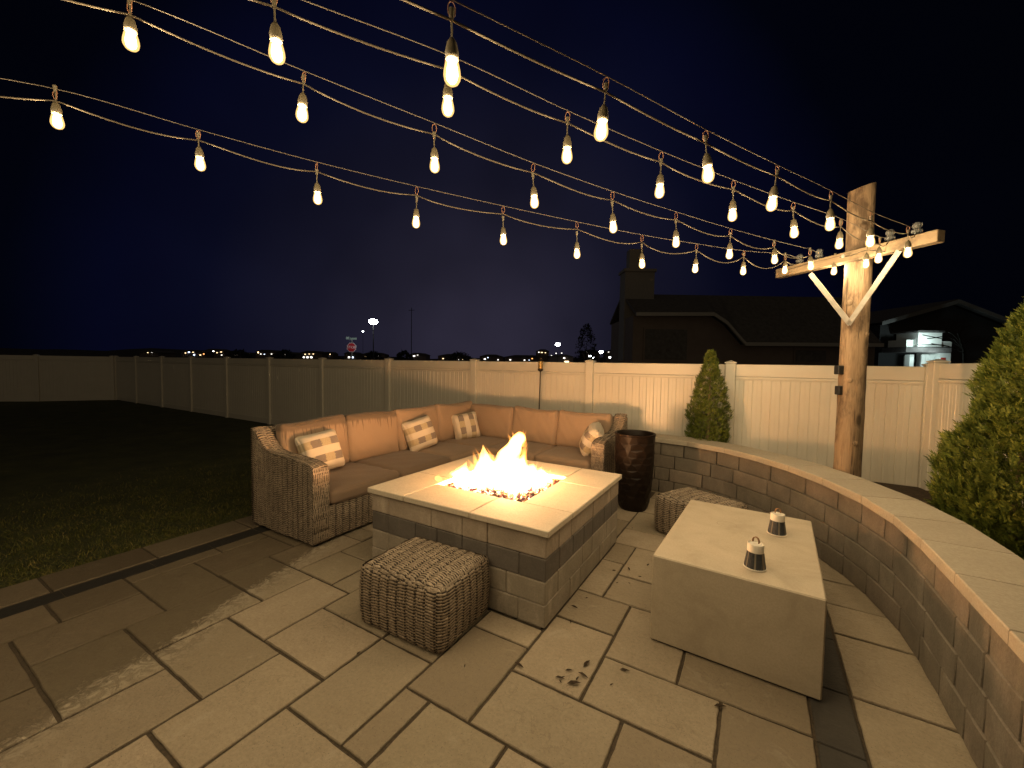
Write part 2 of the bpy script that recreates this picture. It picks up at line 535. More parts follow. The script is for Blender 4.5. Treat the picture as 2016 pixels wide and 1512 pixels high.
for k_ in ('bulb', 'filament'): MAT[k_].cycles.emission_sampling = 'NONE'
BULB_LAMP = bpy.data.lights.new("bulb_light", 'POINT')
BULB_LAMP.energy = BULB_W; BULB_LAMP.color = (1.0, .77, .48); BULB_LAMP.shadow_soft_size = .012
def bulb_light(socket):
    lo = bpy.data.objects.new("bulb_light", BULB_LAMP); COL.objects.link(lo); lo.parent = socket; lo.location = (0, 0, -.162)
def m_concrete():
    t = NT("cast_concrete")
    n = t.noise(3.2, 6, .65, dist=.5)
    c = t.ramp(n, [(.3, (.37,.315,.235)), (.5, (.45,.39,.30)), (.72, (.50,.435,.34))])
    c = t.mix(t.mrange(t.noise(95, 4, .7), .36, .6, .22, 0), c, (.24,.20,.145))
    c = t.mix(t.mrange(t.noise(190, 2, .5), .69, .75, 0, .6), c, (.16,.13,.10))
    t.col(c); t.set(Roughness=.7)
    t.bump(t.math('ADD', t.noise(60, 5, .7), t.math('MULTIPLY', t.noise(6, 5, .6), 1.5)), .16, .006)
    return t.mat
MAT['concrete'] = m_concrete()
MAT['black'] = m_plain("black_plastic", (.012,.012,.012), .5)
MAT['darkmetal'] = m_plain("dark_bronze_metal", (.05,.038,.028), .45, .6)
MAT['gold'] = m_plain("brass_lantern_metal", (.45,.30,.11), .4, .7)
MAT['soil'] = m_plain("bark_mulch", (.045,.030,.018), .95, var=.6, scale=30, bump=.8)
MAT['white'] = m_plain("white_painted_trim", (.68,.64,.56), .5, var=.04)
MAT['leather'] = m_plain("tan_leather_loop", (.24,.13,.06), .6)
MAT['leafdead'] = m_plain("dead_leaf", (.05,.032,.018), .8, var=.4, scale=80)
print("materials ready")

# ================================================================== SETTING
mb = MB(); mb.grid(np.array([[[x, y, -0.35] for y in (-1600, 1600)] for x in (-1600, 1600)], float))
tag(mb.build("ground", m_plain("dark_field", (.030,.030,.020), .95, var=.4, scale=.4)), kind="structure")

def lawn_z(x, y):
    return -0.035-0.075*np.clip((-4.76-x)/3.5, 0, 1)+0.012*np.sin(x*1.7+y*.9)+.008*np.sin(x*.6-y*2.1)
xs = np.r_[np.linspace(-27, -10, 40), np.linspace(-9.9, -4.74, 60)]
ys = np.linspace(-9, 6.62, 90)
X, Y = np.meshgrid(xs, ys, indexing='ij')
mb = MB(); mb.grid(np.stack([X, Y, lawn_z(X, Y)], -1))
tg = NT("lawn_soil")
n = tg.noise(2.2, 6, .65)
tg.col(tg.ramp(n, [(.3, (.018,.024,.006)), (.6, (.045,.052,.012)), (.8, (.10,.085,.03))])); tg.set(Roughness=.95)
tg.bump(tg.noise(40, 6, .7), .9, .03)
tag(mb.build("lawn", tg.mat, smooth=180), kind="structure")

# grass blades near the paving
def grass():
    n = 52000
    x = -4.745-np.abs(RNG.normal(0, 1.5, n)); y = RNG.uniform(-.6, 6.3, n)
    k = x > -8.6; x, y = x[k], y[k]; n = len(x)
    clump = np.sin(x*9.1+np.sin(y*5.3)*2)*np.sin(y*7.7+x*3.1)
    h = RNG.uniform(.014, .038, n)*(1+.5*clump); w = RNG.uniform(.0015, .0032, n)
    a = RNG.uniform(0, 2*math.pi, n); lx = RNG.normal(0, .025, n); ly = RNG.normal(0, .025, n)
    z = lawn_z(x, y)-.003
    b0 = np.stack([x-w*np.cos(a), y-w*np.sin(a), z], 1); b1 = np.stack([x+w*np.cos(a), y+w*np.sin(a), z], 1)
    m0 = np.stack([x+lx*.45-w*.7*np.cos(a), y+ly*.45-w*.7*np.sin(a), z+h*.6], 1)
    m1 = np.stack([x+lx*.45+w*.7*np.cos(a), y+ly*.45+w*.7*np.sin(a), z+h*.6], 1)
    tp = np.stack([x+lx, y+ly, z+h], 1)
    V = np.stack([b0, b1, m1, m0, tp], 1).reshape(-1, 3)
    i = np.arange(n)*5
    F = np.concatenate([np.stack([i, i+1, i+2, i+3], 1).tolist(), ]).tolist()+np.stack([i+3, i+2, i+4], 1).tolist()
    g = MB(); g.add(V, F)
    o = g.build("grass", m_foliage("grass_blades", [(0, (.05,.062,.012)), (.6, (.11,.112,.024)), (1, (.24,.19,.065))]))
    tag(o, kind="stuff")
grass()

# ---- paving: slabs laid with open joints over a sand bed
mb = MB(); mb.box((-1.6, 1.1, -.045), (6.34, 10.4, .07))
tag(mb.build("patio_bed", MAT['joint']), kind="structure")
SL = [(-4.2,-3.82,-.1,.734),(-4.2,-3.82,.734,1.145),(-4.2,-4.045,1.145,1.775),(-4.2,-4.045,1.775,2.183),(-4.2,-3.63,2.183,2.8),
 (-4.045,-3.405,1.145,1.555),(-4.045,-3.63,1.555,2.183),(-3.63,-2.98,1.555,1.95),(-3.405,-2.98,.925,1.555),(-3.82,-3.405,.52,1.145),
 (-3.405,-2.765,.52,.925),(-3.82,-3.18,-.1,.52),(-3.18,-2.765,-.1,.52),(-2.765,-2.355,.3,.925),(-2.98,-2.355,.925,1.33),
 (-2.98,-2.545,1.33,1.95),(-2.545,-1.95,1.33,1.733),(-2.355,-1.95,.713,1.33),(-2.355,-1.95,.1,.713),(-1.95,-1.54,1.127,1.733),
 (-1.95,-1.37,.5,1.127),(-1.37,-.908,.9,1.53),(-1.54,-1.13,1.53,2.138),(-1.54,-1.13,2.138,2.34),(-1.54,-1.37,1.127,1.53),
 (-1.13,-.72,1.935,2.53),(-1.13,-.5,1.53,1.935),(-1.13,-.72,2.53,2.92),(-.908,-.5,.9,1.53),(-.5,-.097,1.3,1.935),(-.72,-.097,1.935,2.32),
 (-.097,.295,1.7,2.32),(-.72,-.313,2.32,2.92),(-.313,.295,2.32,2.72),(-1.13,-.93,2.92,3.505),(-.93,-.313,2.92,3.31),(-.93,-.5,3.31,3.9),
 (-1.13,-.93,3.505,3.9),(-1.15,-.72,3.9,4.31),(-1.15,-.72,4.31,4.9),(-1.55,-1.15,4.0,4.51),(-1.55,-1.15,4.51,5.1),(-1.15,-.72,4.9,5.5),
 (-3.63,-3.19,1.95,2.6),(-3.19,-2.765,1.95,2.35),(-3.19,-2.765,2.35,3.0),(-2.545,-1.95,1.733,2.34),(-1.95,-1.54,1.733,2.34),(-2.765,-2.545,1.95,2.55),
 (.485,.92,1.5,2.137),(.485,.92,2.137,2.722),(.485,.92,2.722,3.33),(.485,.92,3.33,3.735),(.485,.92,3.735,4.14),(.485,.86,4.14,4.6)]
yb = [-3.6,-2.7,-1.85,-1.0,-.2,.804,1.43,2.2,2.9,3.6,4.2,4.9,5.5,6.1]
SL += [(-4.765,-4.385, yb[i], yb[i+1]) for i in range(len(yb)-1)]
CELL = .05
gx0, gy0, gnx, gny = -4.2, -3.6, int(round((1.3+4.2)/CELL)), int(round((6.1+3.6)/CELL))
occ = np.zeros((gnx, gny), bool)
for a in SL:
    i0, i1 = int(math.floor((a[0]-gx0)/CELL+.4)), int(math.ceil((a[1]-gx0)/CELL-.4))
    j0, j1 = int(math.floor((a[2]-gy0)/CELL+.4)), int(math.ceil((a[3]-gy0)/CELL-.4))
    occ[max(i0,0):max(i1,0), max(j0,0):max(j1,0)] = True
occ[int(round((.295-gx0)/CELL)):int(round((.485-gx0)/CELL)), :] = True
for i in range(gnx):
    for j in range(gny):
        if occ[i, j]: continue
        mw, mh = random.choice(((12,8),(8,12),(8,8),(12,12)))
        w = 0
        while w < mw and i+w < gnx and not occ[i+w, j]: w += 1
        h = 0
        while h < mh and j+h < gny and not occ[i:i+w, j+h].any(): h += 1
        occ[i:i+w, j:j+h] = True
        if w > 1 and h > 1:
            SL.append((gx0+i*CELL, gx0+(i+w)*CELL, gy0+j*CELL, gy0+(j+h)*CELL))
mb = MB()
J = .0088
for a in SL:
    w, d = a[1]-a[0]-2*J, a[3]-a[2]-2*J
    if w < .03 or d < .03: continue
    dz = RNG.uniform(-.0022, .0018)
    c = ((a[0]+a[1])/2+RNG.normal(0, .0012), (a[2]+a[3])/2+RNG.normal(0, .0012), -.02+dz)
    # slab with a slightly irregular tumbled outline
    nx, ny = max(2, int(w/.05)), max(2, int(d/.05))
    pts = [(-w/2+w*t/nx, -d/2) for t in range(nx)]+[(w/2, -d/2+d*t/ny) for t in range(ny)]+[(w/2-w*t/nx, d/2) for t in range(nx)]+[(-w/2, d/2-d*t/ny) for t in range(ny)]
    pts = np.array(pts)+RNG.normal(0, .0011, (len(pts), 2))
    n = len(pts)
    inn = pts*np.array([(w-.008)/w, (d-.008)/d])
    tx, ty = RNG.normal(0, .0015, 2)
    v = [(p[0], p[1], -.02) for p in pts]+[(p[0], p[1], .016) for p in pts]+[(p[0], p[1], .0205+tx*p[0]+ty*p[1]) for p in inn]
    f = [(k, (k+1) % n, n+(k+1) % n, n+k) for k in range(n)]+[(n+k, n+(k+1) % n, 2*n+(k+1) % n, 2*n+k) for k in range(n)]+[tuple(range(2*n, 3*n))]
    mb.add(np.array(v)+np.array(c), f)
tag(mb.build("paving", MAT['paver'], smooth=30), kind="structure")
mb = MB()
y = -3.6
while y < 6.0:
    L = random.choice((.3, .42, .52))
    mb.box((-4.2925, y+L/2, -.026), (.165, L-.004, .04), bev=.003, mi=1)
    mb.box((.39, y+L/2+.1, -.020), (.178, L-.006, .04), bev=.004)
    y += L
tag(mb.build("border_strip", [MAT['soldier'], m_plain("black_drain_grate", (.012,.011,.010), .9, var=.4, scale=40)]), kind="structure")

# ---- planting bed behind the curved wall
CAPIN = [(.85,-3.2),(.85,-1.5),(.85,.4),(.85,2.14),(.85,3.0),(.828,3.567),(.718,4.081),(.512,4.568),(.225,5.027),(-.172,5.429),(-.62,5.70),(-1.183,5.80),(-1.7,5.86)]
path = catmull(CAPIN, .02)
tan = np.gradient(path, axis=0); tan /= np.linalg.norm(tan, axis=1)[:, None]
nrm = np.stack([tan[:, 1], -tan[:, 0]], 1)          # outward (away from the patio)
plen = np.r_[0, np.cumsum(np.linalg.norm(np.diff(path, axis=0), axis=1))]
def on(s, off):
    return np.array([np.interp(s, plen, path[:, 0])+off*np.interp(s, plen, nrm[:, 0]), np.interp(s, plen, path[:, 1])+off*np.interp(s, plen, nrm[:, 1])])
mid = [tuple(on(s, .24)) for s in np.linspace(0, plen[-1], 60)]
bed = mid+[(-1.7, 6.47), (1.70, 6.47), (2.18, 4.0), (2.6, -3.2)]
mb = MB(); mb.prism(bed, -.1, .37)
tag(mb.build("planting_bed", MAT['soil']), kind="structure")
mb = MB()
for k in range(900):
    s = RNG.uniform(plen[-1]*.5, plen[-1]*.93); off = RNG.uniform(.42, 1.0)
    p = on(s, off)
    if p[1] > 6.4 or p[0] > 1.75: continue
    mb.box((p[0], p[1], .372+RNG.uniform(0, .012)), (RNG.uniform(.02,.07), RNG.uniform(.01,.025), .008), rz=RNG.uniform(0, 3.1))
tag(mb.build("mulch", MAT['soil']), kind="stuff")

# ---- curved retaining wall
wall = thing("retaining_wall", "curved grey block retaining wall with pale stone cap behind the low table", "wall", (.85, 3.0, 0))
mb = MB()
NC, CH = 4, .172
for c in range(NC):
    s = -RNG.uniform(0, .3)
    while s < plen[-1]:
        L = random.choice((.20, .30, .30, .42, .46))
        a, b = max(s, 0)+.0025, min(s+L, plen[-1])-.0025
        s += L
        if b-a < .03: continue
        o0 = .032+RNG.normal(0, .0012); z0, z1 = c*CH+.002, (c+1)*CH-.002
        A, B, C, D = on(a, o0), on(b, o0), on(b, .30), on(a, .30)
        mA, mB_ = on((a+b)/2, o0-.004), None
        e = .007
        ax = (B-A)/np.linalg.norm(B-A); nn = np.array([ax[1], -ax[0]])
        front = [A+ax*e, mA, B-ax*e]; frame = [A+nn*e, mA+nn*(e+.003), B+nn*e]
        v = []
        for q, zz in ((frame, z0), (front, z0+e), (front, z1-e), (frame, z1)):
            v += [(p[0], p[1], zz) for p in q]
        v += [(C[0], C[1], z0), (D[0], D[1], z0), (C[0], C[1], z1), (D[0], D[1], z1)]
        f = []
        for r_ in range(3):
            for k in range(2):
                i = r_*3+k
                f.append((i, i+3, i+4, i+1))
        # side faces
        f += [(2, 5, 8, 11, 14, 12), (0, 13, 15, 9, 6, 3), (9, 15, 14, 11, 10), (0, 1, 2, 12, 13), (12, 14, 15, 13)]
        v = np.array(v); v[3:9, 2] += 0
        mb.add(v, f)
mb.build("block_face", MAT['wall'], wall)
mb = MB()
s = 0
caps = [.5, .46, .42, .44]
k = 0
while s < plen[-1]-.05:
    L = caps[k % 4]; k += 1
    a, b = s+.002, min(s+L, plen[-1])-.002
    s += L
    q = [on(a, .0), on(b, .0), on(b, .375), on(a, .375)]
    q = [np.array(p) for p in q]
    c = sum(q)/4
    z0, z1 = NC*CH+.001, .75
    rr = .006
    v = [(p[0], p[1], z0) for p in q]+[(p[0], p[1], z1-rr) for p in q]+[tuple(p+(c-p)*.02)+(z1+RNG.normal(0, .0006),) for p in q]
    f = [(0,1,2,3)]+[(i, 4+i, 4+(i+1) % 4, (i+1) % 4) for i in range(4)]+[(4+i, 8+i, 8+(i+1) % 4, 4+(i+1) % 4) for i in range(4)]+[(8,11,10,9)]
    mb.add(v, f)
mb.build("cap_stone", MAT['wallcap'], wall)

# ---- vinyl fences
def fence(name, label, p0, p1, posts, zb, zt=1.766):
    p0, p1 = np.array(p0, float), np.array(p1, float)
    L = np.linalg.norm(p1-p0); d = (p1-p0)/L; ang = math.atan2(d[1], d[0])
    root = thing(name, label, "fence", (p0[0], p0[1], zb), ang)
    H = zt-zb
    for s in posts:
        m = MB(); m.box((s, 0, (H+.012)/2), (.127, .127, H+.012), bev=.006)
        po = m.build("post", MAT['vinyl'], root, local=True)
        m = MB()
        m.box((s, 0, H+.022), (.150, .150, .02), bev=.004)
        h = .0625
        m.add([(s-h,-h,H+.032),(s+h,-h,H+.032),(s+h,h,H+.032),(s-h,h,H+.032),(s,0,H+.056)], [(0,1,4),(1,2,4),(2,3,4),(3,0,4)])
        sub(m.build("post_cap", MAT['vinyl'], None, local=True), po)
    for i in range(len(posts)-1):
        a, b = posts[i]+.0635, posts[i+1]-.0635
        m = MB()
        n = max(2, int(round((b-a)/.105))); w = (b-a)/n
        prof = []
        for k in range(n):
            x = a+k*w
            prof += [(x, .012), (x+.007, .019), (x+w*.5-.004, .019), (x+w*.5, .0165), (x+w*.5+.004, .019), (x+w-.007, .019)]
        prof.append((b, .012))
        for sg in (-1, 1):
            V = [(x, sg*y_, zz) for zz in (.04, H-.18) for x, y_ in prof]
            q = len(prof)
            m.add(V, [(j, j+1, q+j+1, q+j) if sg < 0 else (j, q+j, q+j+1, j+1) for j in range(q-1)])
        m.build("panel", MAT['vinyl'], root, local=True)
        m = MB()
        m.box(((a+b)/2, 0, H-.083), (b-a, .044, .166), bev=.005)
        m.box(((a+b)/2, 0, H-.186), (b-a, .058, .034), bev=.005)
        m.box(((a+b)/2, 0, H-.212), (b-a, .050, .012), bev=.003)
        m.build("top_rail", MAT['vinyl'], root, local=True)
        m = MB(); m.box(((a+b)/2, 0, .09), (b-a, .05, .16), bev=.006)
        m.build("bottom_rail", MAT['vinyl'], root, local=True)
    return root
FX = [-23.94,-21.67,-19.18,-16.78,-14.34,-11.93,-9.51,-7.11,-4.74,-2.38,-.327,1.713]
fence("vinyl_fence", "long white vinyl privacy fence running behind the sofa and pole", (FX[0], 6.51), (FX[-1], 6.51), [x-FX[0] for x in FX], -.11)
fence("vinyl_fence", "white vinyl fence closing the far left end of the dark lawn", (-23.94, 6.51), (-28.6, .02), [.12, 2.5, 4.9, 7.3], -.13)
fence("vinyl_fence", "white vinyl fence turning the corner behind the large evergreen shrub", (1.713, 6.51), (2.75, 1.0), [.1, 2.5, 4.9], .2, 1.80)


# ================================================================== POLE WITH CROSSARM
PX, PY = .779, 5.073
pole = thing("light_pole", "round weathered wooden pole with a crossarm and steel V brace", "pole", (PX, PY, .3))
m = MB()
nz, seg = 46, 28
zz = np.linspace(.3, 3.43, nz)
Pg = np.zeros((seg, nz, 3))
lump = RNG.normal(0, 1, (seg, nz))
for i in range(seg):
    th = 2*math.pi*i/seg
    for j in range(nz):
        r = .1085-.007*(zz[j]-.3)/3.1+.0035*math.sin(3*th+zz[j]*1.3)+.002*math.sin(5*th-zz[j]*4)+.0009*lump[i, j]
        z = zz[j]+(.03*math.cos(th-.5) if j == nz-1 else 0)
        Pg[i, j] = (PX+r*math.cos(th), PY+r*math.sin(th), z)
m.grid(Pg, wrap=True)
m.add(Pg[:, -1], [tuple(range(seg))])
# branch stubs
for th, z in ((-1.2, 1.02), (-1.9, 1.62), (-.6, 2.05), (-2.2, 2.35), (-1.5, 3.05)):
    c = np.array([PX+.100*math.cos(th), PY+.100*math.sin(th), z]); d = np.array([math.cos(th), math.sin(th), .1])
    m.tube([c-d*.02, c+d*.008, c+d*.014], [.030, .026, .014], seg=10)
m.build("post", MAT['pole'], pole, smooth=50)

BC = np.array([.678, 4.957, 2.778]); BE1 = np.array([1.193, 4.524, 2.778]); BE0 = np.array([.158, 5.532, 2.778])
bd = BE0-BE1; BLEN = np.linalg.norm(bd); bd /= BLEN
BANG = math.atan2(bd[1], bd[0])
BN = np.array([bd[1], -bd[0], 0]); BN = BN if BN @ (BC-EYE) > 0 else -BN      # away from the eye
bc = (BE0+BE1)/2
m = MB(); m.box((0, 0, 0), (BLEN, .088, .096), bev=.005)
beam = m.build("crossarm", MAT['beam'], pole, local=True)
beam.location = Vector(bc)-Vector(pole.location); beam.rotation_euler = (0, 0, BANG)
m = MB(); m.lathe([(.0, -.008), (.018, -.008), (.018, 0), (.012, .006), (0, .008)], seg=6)
bolt = m.build("bolt", MAT['galv'], pole, local=True)
bolt.location = Vector(BC-BN*.049)-Vector(pole.location); bolt.rotation_euler = (R(90), 0, BANG)

def ray_plane(px, py, off):
    d = CF+(px-PW/2)/FPX*CR-(py-PH/2)/FPX*CU
    t = ((BC+BN*off-EYE) @ BN)/(d @ BN)
    return EYE+d*t
VB = ray_plane(1672, 636, -.056)
for (px, py) in ((1597, 541), (1768, 497)):
    q = ray_plane(px, py, -.056)
    dd = q-VB; L = np.linalg.norm(dd); dd /= L
    sd = np.cross(BN, dd)
    rot = np.stack([dd, sd, BN], 1)
    m = MB(); m.box((VB+q)/2, (L+.03, .048, .006), rot=rot, bev=.001)
    for t in (.14, .86):
        c = VB+(q-VB)*t-BN*.003
        w = .0085
        m.add([c+sd*w*math.cos(a)+dd*w*math.sin(a)-BN*.002 for a in np.arange(8)*math.pi/4], [tuple(range(8))])
    m.build("brace", MAT['galv'], pole)
def beam_at_px(px):
    lo, hi = 0.0, 1.0
    for _ in range(50):
        t = (lo+hi)/2; p = BE1+(BE0-BE1)*t-EYE
        x = PW/2+FPX*(p @ CR)/(p @ CF)
        if x > px: lo = t
        else: hi = t
    return BE1+(BE0-BE1)*t
INS = []
im = None
for px in (1804, 1751, 1612, 1574):
    c = beam_at_px(px)+np.array([0, 0, .048])
    if im is None:
        m = MB()
        m.lathe([(.014,.0),(.016,.02),(.034,.022),(.038,.034),(.036,.046),(.024,.052),(.022,.062),(.030,.068),(.032,.082),(.026,.098),(.014,.108),(.0,.111)], seg=24)
        o = m.build("insulator", MAT['glass'], pole, smooth=50, local=True); im = o
        m = MB(); m.lathe([(.011,-.02),(.011,.10),(0,.101)], seg=12)
        pin = m.build("insulator_pin", MAT['white'], None, local=True); pin.parent = o
    else:
        o = im.copy(); COL.objects.link(o)
        q = pin.copy(); COL.objects.link(q); q.parent = o
    o.location = Vector(c)-Vector(pole.location)
    INS.append(c+np.array([0, 0, .057]))

# outlet box on the pole, seen against the fence
ob = thing("outlet_box", "small black outlet box fixed to the side of the wooden pole", "outlet box", (PX, PY, 1.55))
for z, h, w in ((1.715, .085, .065), (1.52, .085, .045)):
    c = np.array([PX, PY, z])-CR*(.104+w*.3)+np.array([-CF[0], -CF[1], 0])*.0
    m = MB(); m.box(c, (w, .06, h), rz=math.atan2(CR[1], CR[0]), bev=.006)
    m.build("cover", MAT['black'], ob)

# ================================================================== STRING LIGHTS
RINGS = {
 1: [(-1.663,-.642,2.775),(-1.378,-.103,2.776),(-1.093,.436,2.778),(-.808,.975,2.780),(-.52,1.512,2.784),(-.24,2.054,2.779),(.046,2.592,2.783),(.335,3.129,2.788),(.618,3.669,2.788),(.925,4.20,2.80)],
 2: [(-2.117,-.20,3.038),(-1.792,.315,3.011),(-1.466,.83,2.985),(-1.13,1.342,2.971),(-.824,1.858,2.930),(-.497,2.38,2.892),(-.172,2.894,2.867),(.163,3.406,2.847),(.488,3.916,2.839),(.809,4.435,2.798)],
 3: [(-3.072,-.917,3.174),(-2.757,-.396,3.137),(-2.443,.125,3.099),(-2.111,.645,3.088),(-1.814,1.158,3.030),(-1.507,1.686,2.978),(-1.199,2.214,2.923),(-.877,2.738,2.882),(-.56,3.254,2.858),(-.232,3.771,2.835),(.079,4.282,2.832),(.372,4.72,2.825)],
 4: [(-4.19,-.829,3.065),(-3.824,-.342,3.043),(-3.458,.145,3.040),(-3.065,.638,3.057),(-2.72,1.11,2.994),(-2.374,1.594,2.941),(-2.016,2.086,2.904),(-1.643,2.586,2.874),(-1.266,3.079,2.847),(-.88,3.57,2.824),(-.514,4.047,2.823),(-.158,4.524,2.832),(.193,4.999,2.867)]}
DROP = {1: [.20]*10, 2: [.20]*4+[.205,.215,.215,.206,.186,.175], 3: [.17]*3+[.165,.193,.221,.233,.24,.225,.204,.168,.15], 4: [.14]*3+[.145,.187,.218,.241,.246,.247,.247,.225,.193,.15]}
SAGS = {1: .012, 2: .022, 3: .035, 4: .05}
LBL = {1: "string of warm bulbs ending at the crossarm insulator nearest the camera, topmost strand",
       2: "string of warm bulbs second from the top, ending right of the pole",
       3: "string of warm bulbs third from the top, ending left of the pole",
       4: "lowest string of warm bulbs with the deepest loops, ending at the crossarm's far end"}
WLBL = {1: "thin steel guide wire carrying the topmost string of bulbs", 2: "thin steel guide wire carrying the second string of bulbs from the top",
        3: "thin steel guide wire carrying the third string of bulbs from the top", 4: "thin steel guide wire carrying the lowest string of bulbs"}
def lamp_meshes():
    meshes = {}
    m = MB()                                   # connector, drop and socket; z = 0 where the cord passes
    m.tube([(0,0,.012),(0,0,-.02)], [.010,.006], seg=8)
    m.tube([(0,0,-.018),(.001,0,-.045),(0,0,-.075)], .0030, seg=6, caps=False)
    m.lathe([(.0165,-.126),(.0200,-.124),(.0205,-.106),(.0185,-.096),(.014,-.078),(.006,-.066),(0,-.065)], seg=16)
    meshes['socket'] = m
    m = MB()                                   # S14 glass
    m.lathe([(.0,-.196),(.010,-.1945),(.0185,-.189),(.0238,-.180),(.0258,-.170),(.0250,-.158),(.0225,-.145),(.0195,-.133),(.0180,-.1265),(0,-.126)], seg=14)
    meshes['bulb'] = m
    m = MB()
    m.lathe([(.0,-.1905),(.0085,-.1885),(.0150,-.181),(.0178,-.170),(.0172,-.158),(.0150,-.145),(.0125,-.134),(.0105,-.128),(0,-.1275)], seg=8)
    meshes['filament'] = m
    m = MB()
    th = np.linspace(0, 2*math.pi, 15)
    m.tube(np.stack([.011*np.sin(th), .002*np.cos(th*2), .030-.024*np.cos(th)], 1), .0017, seg=5, caps=False)
    meshes['hook'] = m
    return meshes
LM = lamp_meshes()
proto = {}
for k in (1, 2, 3, 4):
    rings = np.array(RINGS[k], float)
    stp = rings[0]-rings[1]; more = [rings[0]+stp*(j+1) for j in range({1: 3, 2: 3, 3: 2, 4: 0}[k])][::-1]
    rings = np.vstack([np.array(more).reshape(-1, 3), rings]); DROP[k] = [.17]*len(more)+DROP[k]
    a_end = INS[k-1]
    st = thing("string_light", LBL[k], "string light", tuple(a_end), 0, "strings of bulbs running to the pole")
    gw_pts = np.vstack([rings, a_end[None]])
    # small extra points so the wire hangs in shallow curves
    g = MB(); g.tube(catmull(gw_pts, .12), .0018, seg=6)
    wire = g.build("guide_wire", MAT['wire'], None)
    tag(wire, WLBL[k], "guide wire", "guide wires from the crossarm")
    CL = .058
    con = rings-np.array([0, 0, CL])
    cp = [con[0]]
    for i in range(len(con)-1):
        dist = np.linalg.norm(con[i+1]-con[i])
        near = max(0, i-(len(con)-6))/5.0
        sg = SAGS[k]*(.6+1.3*near)*RNG.uniform(.75, 1.25)
        if k == 4: sg = .028+.085*near
        skew = RNG.uniform(.8, 1.35)
        for t in np.linspace(0, 1, 13)[1:]:
            tt = t**skew
            p = con[i]*(1-t)+con[i+1]*t
            cp.append(p-np.array([0, 0, sg*4*tt*(1-tt)]))
    last = con[-1]; e = a_end-np.array([0, 0, .03])
    for t in np.linspace(0, 1, 9)[1:]:
        cp.append(last*(1-t)+e*t-np.array([0, 0, .035*4*t*(1-t)]))
    g = MB(); g.tube(cp, .0035, seg=8)
    g.build("cord", MAT['cord'], st, smooth=180)
    for i, c in enumerate(con):
        drop = DROP[k][i] if i < len(DROP[k]) else .2
        extra = drop-(CL+.160)
        def inst(nm, mat, par, smooth):
            if nm not in proto:
                proto[nm] = LM[nm].build(nm, mat, None, smooth=smooth, local=True); o = proto[nm]
            else:
                o = proto[nm].copy(); COL.objects.link(o)
            o.parent = par
            return o
        so = inst("socket", MAT['socket'], st, 60)
        so.location = Vector(c)-Vector(st.location)-Vector((0, 0, max(extra, -.06)))
        so.rotation_euler = (RNG.normal(0, .05), RNG.normal(0, .05), RNG.uniform(0, 6))
        bu = inst("bulb", MAT['bulb'], so, 180)
        inst("filament", MAT['filament'], so, 180)
        bulb_light(so)
        hk = inst("hook", MAT['copper'], st, 180)
        hk.location = Vector(c)-Vector(st.location)
        hk.rotation_euler = (0, 0, math.atan2(CR[1], CR[0])+RNG.uniform(-.8, .5))
# short run of two bulbs slung under the crossarm
st = thing("string_light", "short run of bulbs slung beneath the crossarm in front of the pole", "string light", tuple(BC))
pts = []
for px, py, zz_ in ((1643, 527, 0), (1706, 512, 0)):
    q = ray_plane(px, py, -.075 if px > 1690 else .02); pts.append(q)
a0, a1 = beam_at_px(1600)-np.array([0,0,.05]), beam_at_px(1760)-np.array([0,0,.05])
g = MB(); g.tube(catmull([a0, pts[0]+np.array([0,0,.085]), (pts[0]+pts[1])/2+np.array([0,0,.075]), pts[1]+np.array([0,0,.085]), a1], .03), .004, seg=6)
g.build("cord", MAT['cord'], st, smooth=180)
for q in pts:
    so = proto['socket'].copy(); COL.objects.link(so); so.parent = st
    so.location = Vector(q+np.array([0,0,.125]))-Vector(st.location)
    for nm in ('bulb', 'filament'):
        bu = proto[nm].copy(); COL.objects.link(bu); bu.parent = so
    bulb_light(so)

# ================================================================== FIRE PIT
PC = np.array([-1.945, 3.148])
pit = thing("fire_pit", "square block fire pit with pale stone cap and lava rock", "fire pit", (PC[0], PC[1], 0))
X0, X1, Y0, Y1 = -2.765, -1.125, 2.345, 3.945
CHH = .154
def ring_course(m, c, lens):
    z0, z1 = c*CHH+.0015, (c+1)*CHH-.0015
    T = .2
    sides = [((X0, Y0), (1, 0), X1-X0), ((X1, Y0), (0, 1), Y1-Y0), ((X1, Y1), (-1, 0), X1-X0), ((X0, Y1), (0, -1), Y1-Y0)]
    for k, (p, d, L) in enumerate(sides):
        s = 0 if (c+k) % 2 == 0 else T
        end = L if (c+k+1) % 2 == 1 or True else L
        end = L-(T if (c+k) % 2 == 0 else 0)
        # alternate which side owns each corner
        s0, s1 = (0, L-T) if c % 2 == 0 else (T, L)
        s = s0; i = 0
        while s < s1-.01:
            l = min(lens[(i+k*2+c*3) % len(lens)], s1-s)
            if s1-s-l < .1: l = s1-s
            mx = s+l/2
            off = T/2+RNG.normal(0, .0015)
            cx = p[0]+d[0]*mx-d[1]*off; cy = p[1]+d[1]*mx+d[0]*off
            sz = (l-.003, T, z1-z0) if d[0] else (T, l-.003, z1-z0)
            m.box((cx, cy, (z0+z1)/2), sz, bev=.006)
            s += l; i += 1
m = MB(); ring_course(m, 0, [.46, .30, .42, .2]); ring_course(m, 1, [.30, .46, .22, .38])
m.build("block_wall", MAT['pit_grey'], pit)
m = MB(); ring_course(m, 2, [.22, .20, .30, .22, .24])
m.build("dark_course", MAT['pit_dark'], pit)
m = MB(); ring_course(m, 3, [.46, .46, .30, .22])
m.build("upper_course", MAT['pit_tan'], pit)
H0 = 4*CHH+.002; H1 = .662
cx0, cx1, cy0, cy1 = -2.795, -1.098, 2.318, 3.972
hx0, hx1, hy0, hy1 = -2.375, -1.515, 2.725, 3.572
m = MB()
g_ = .0022
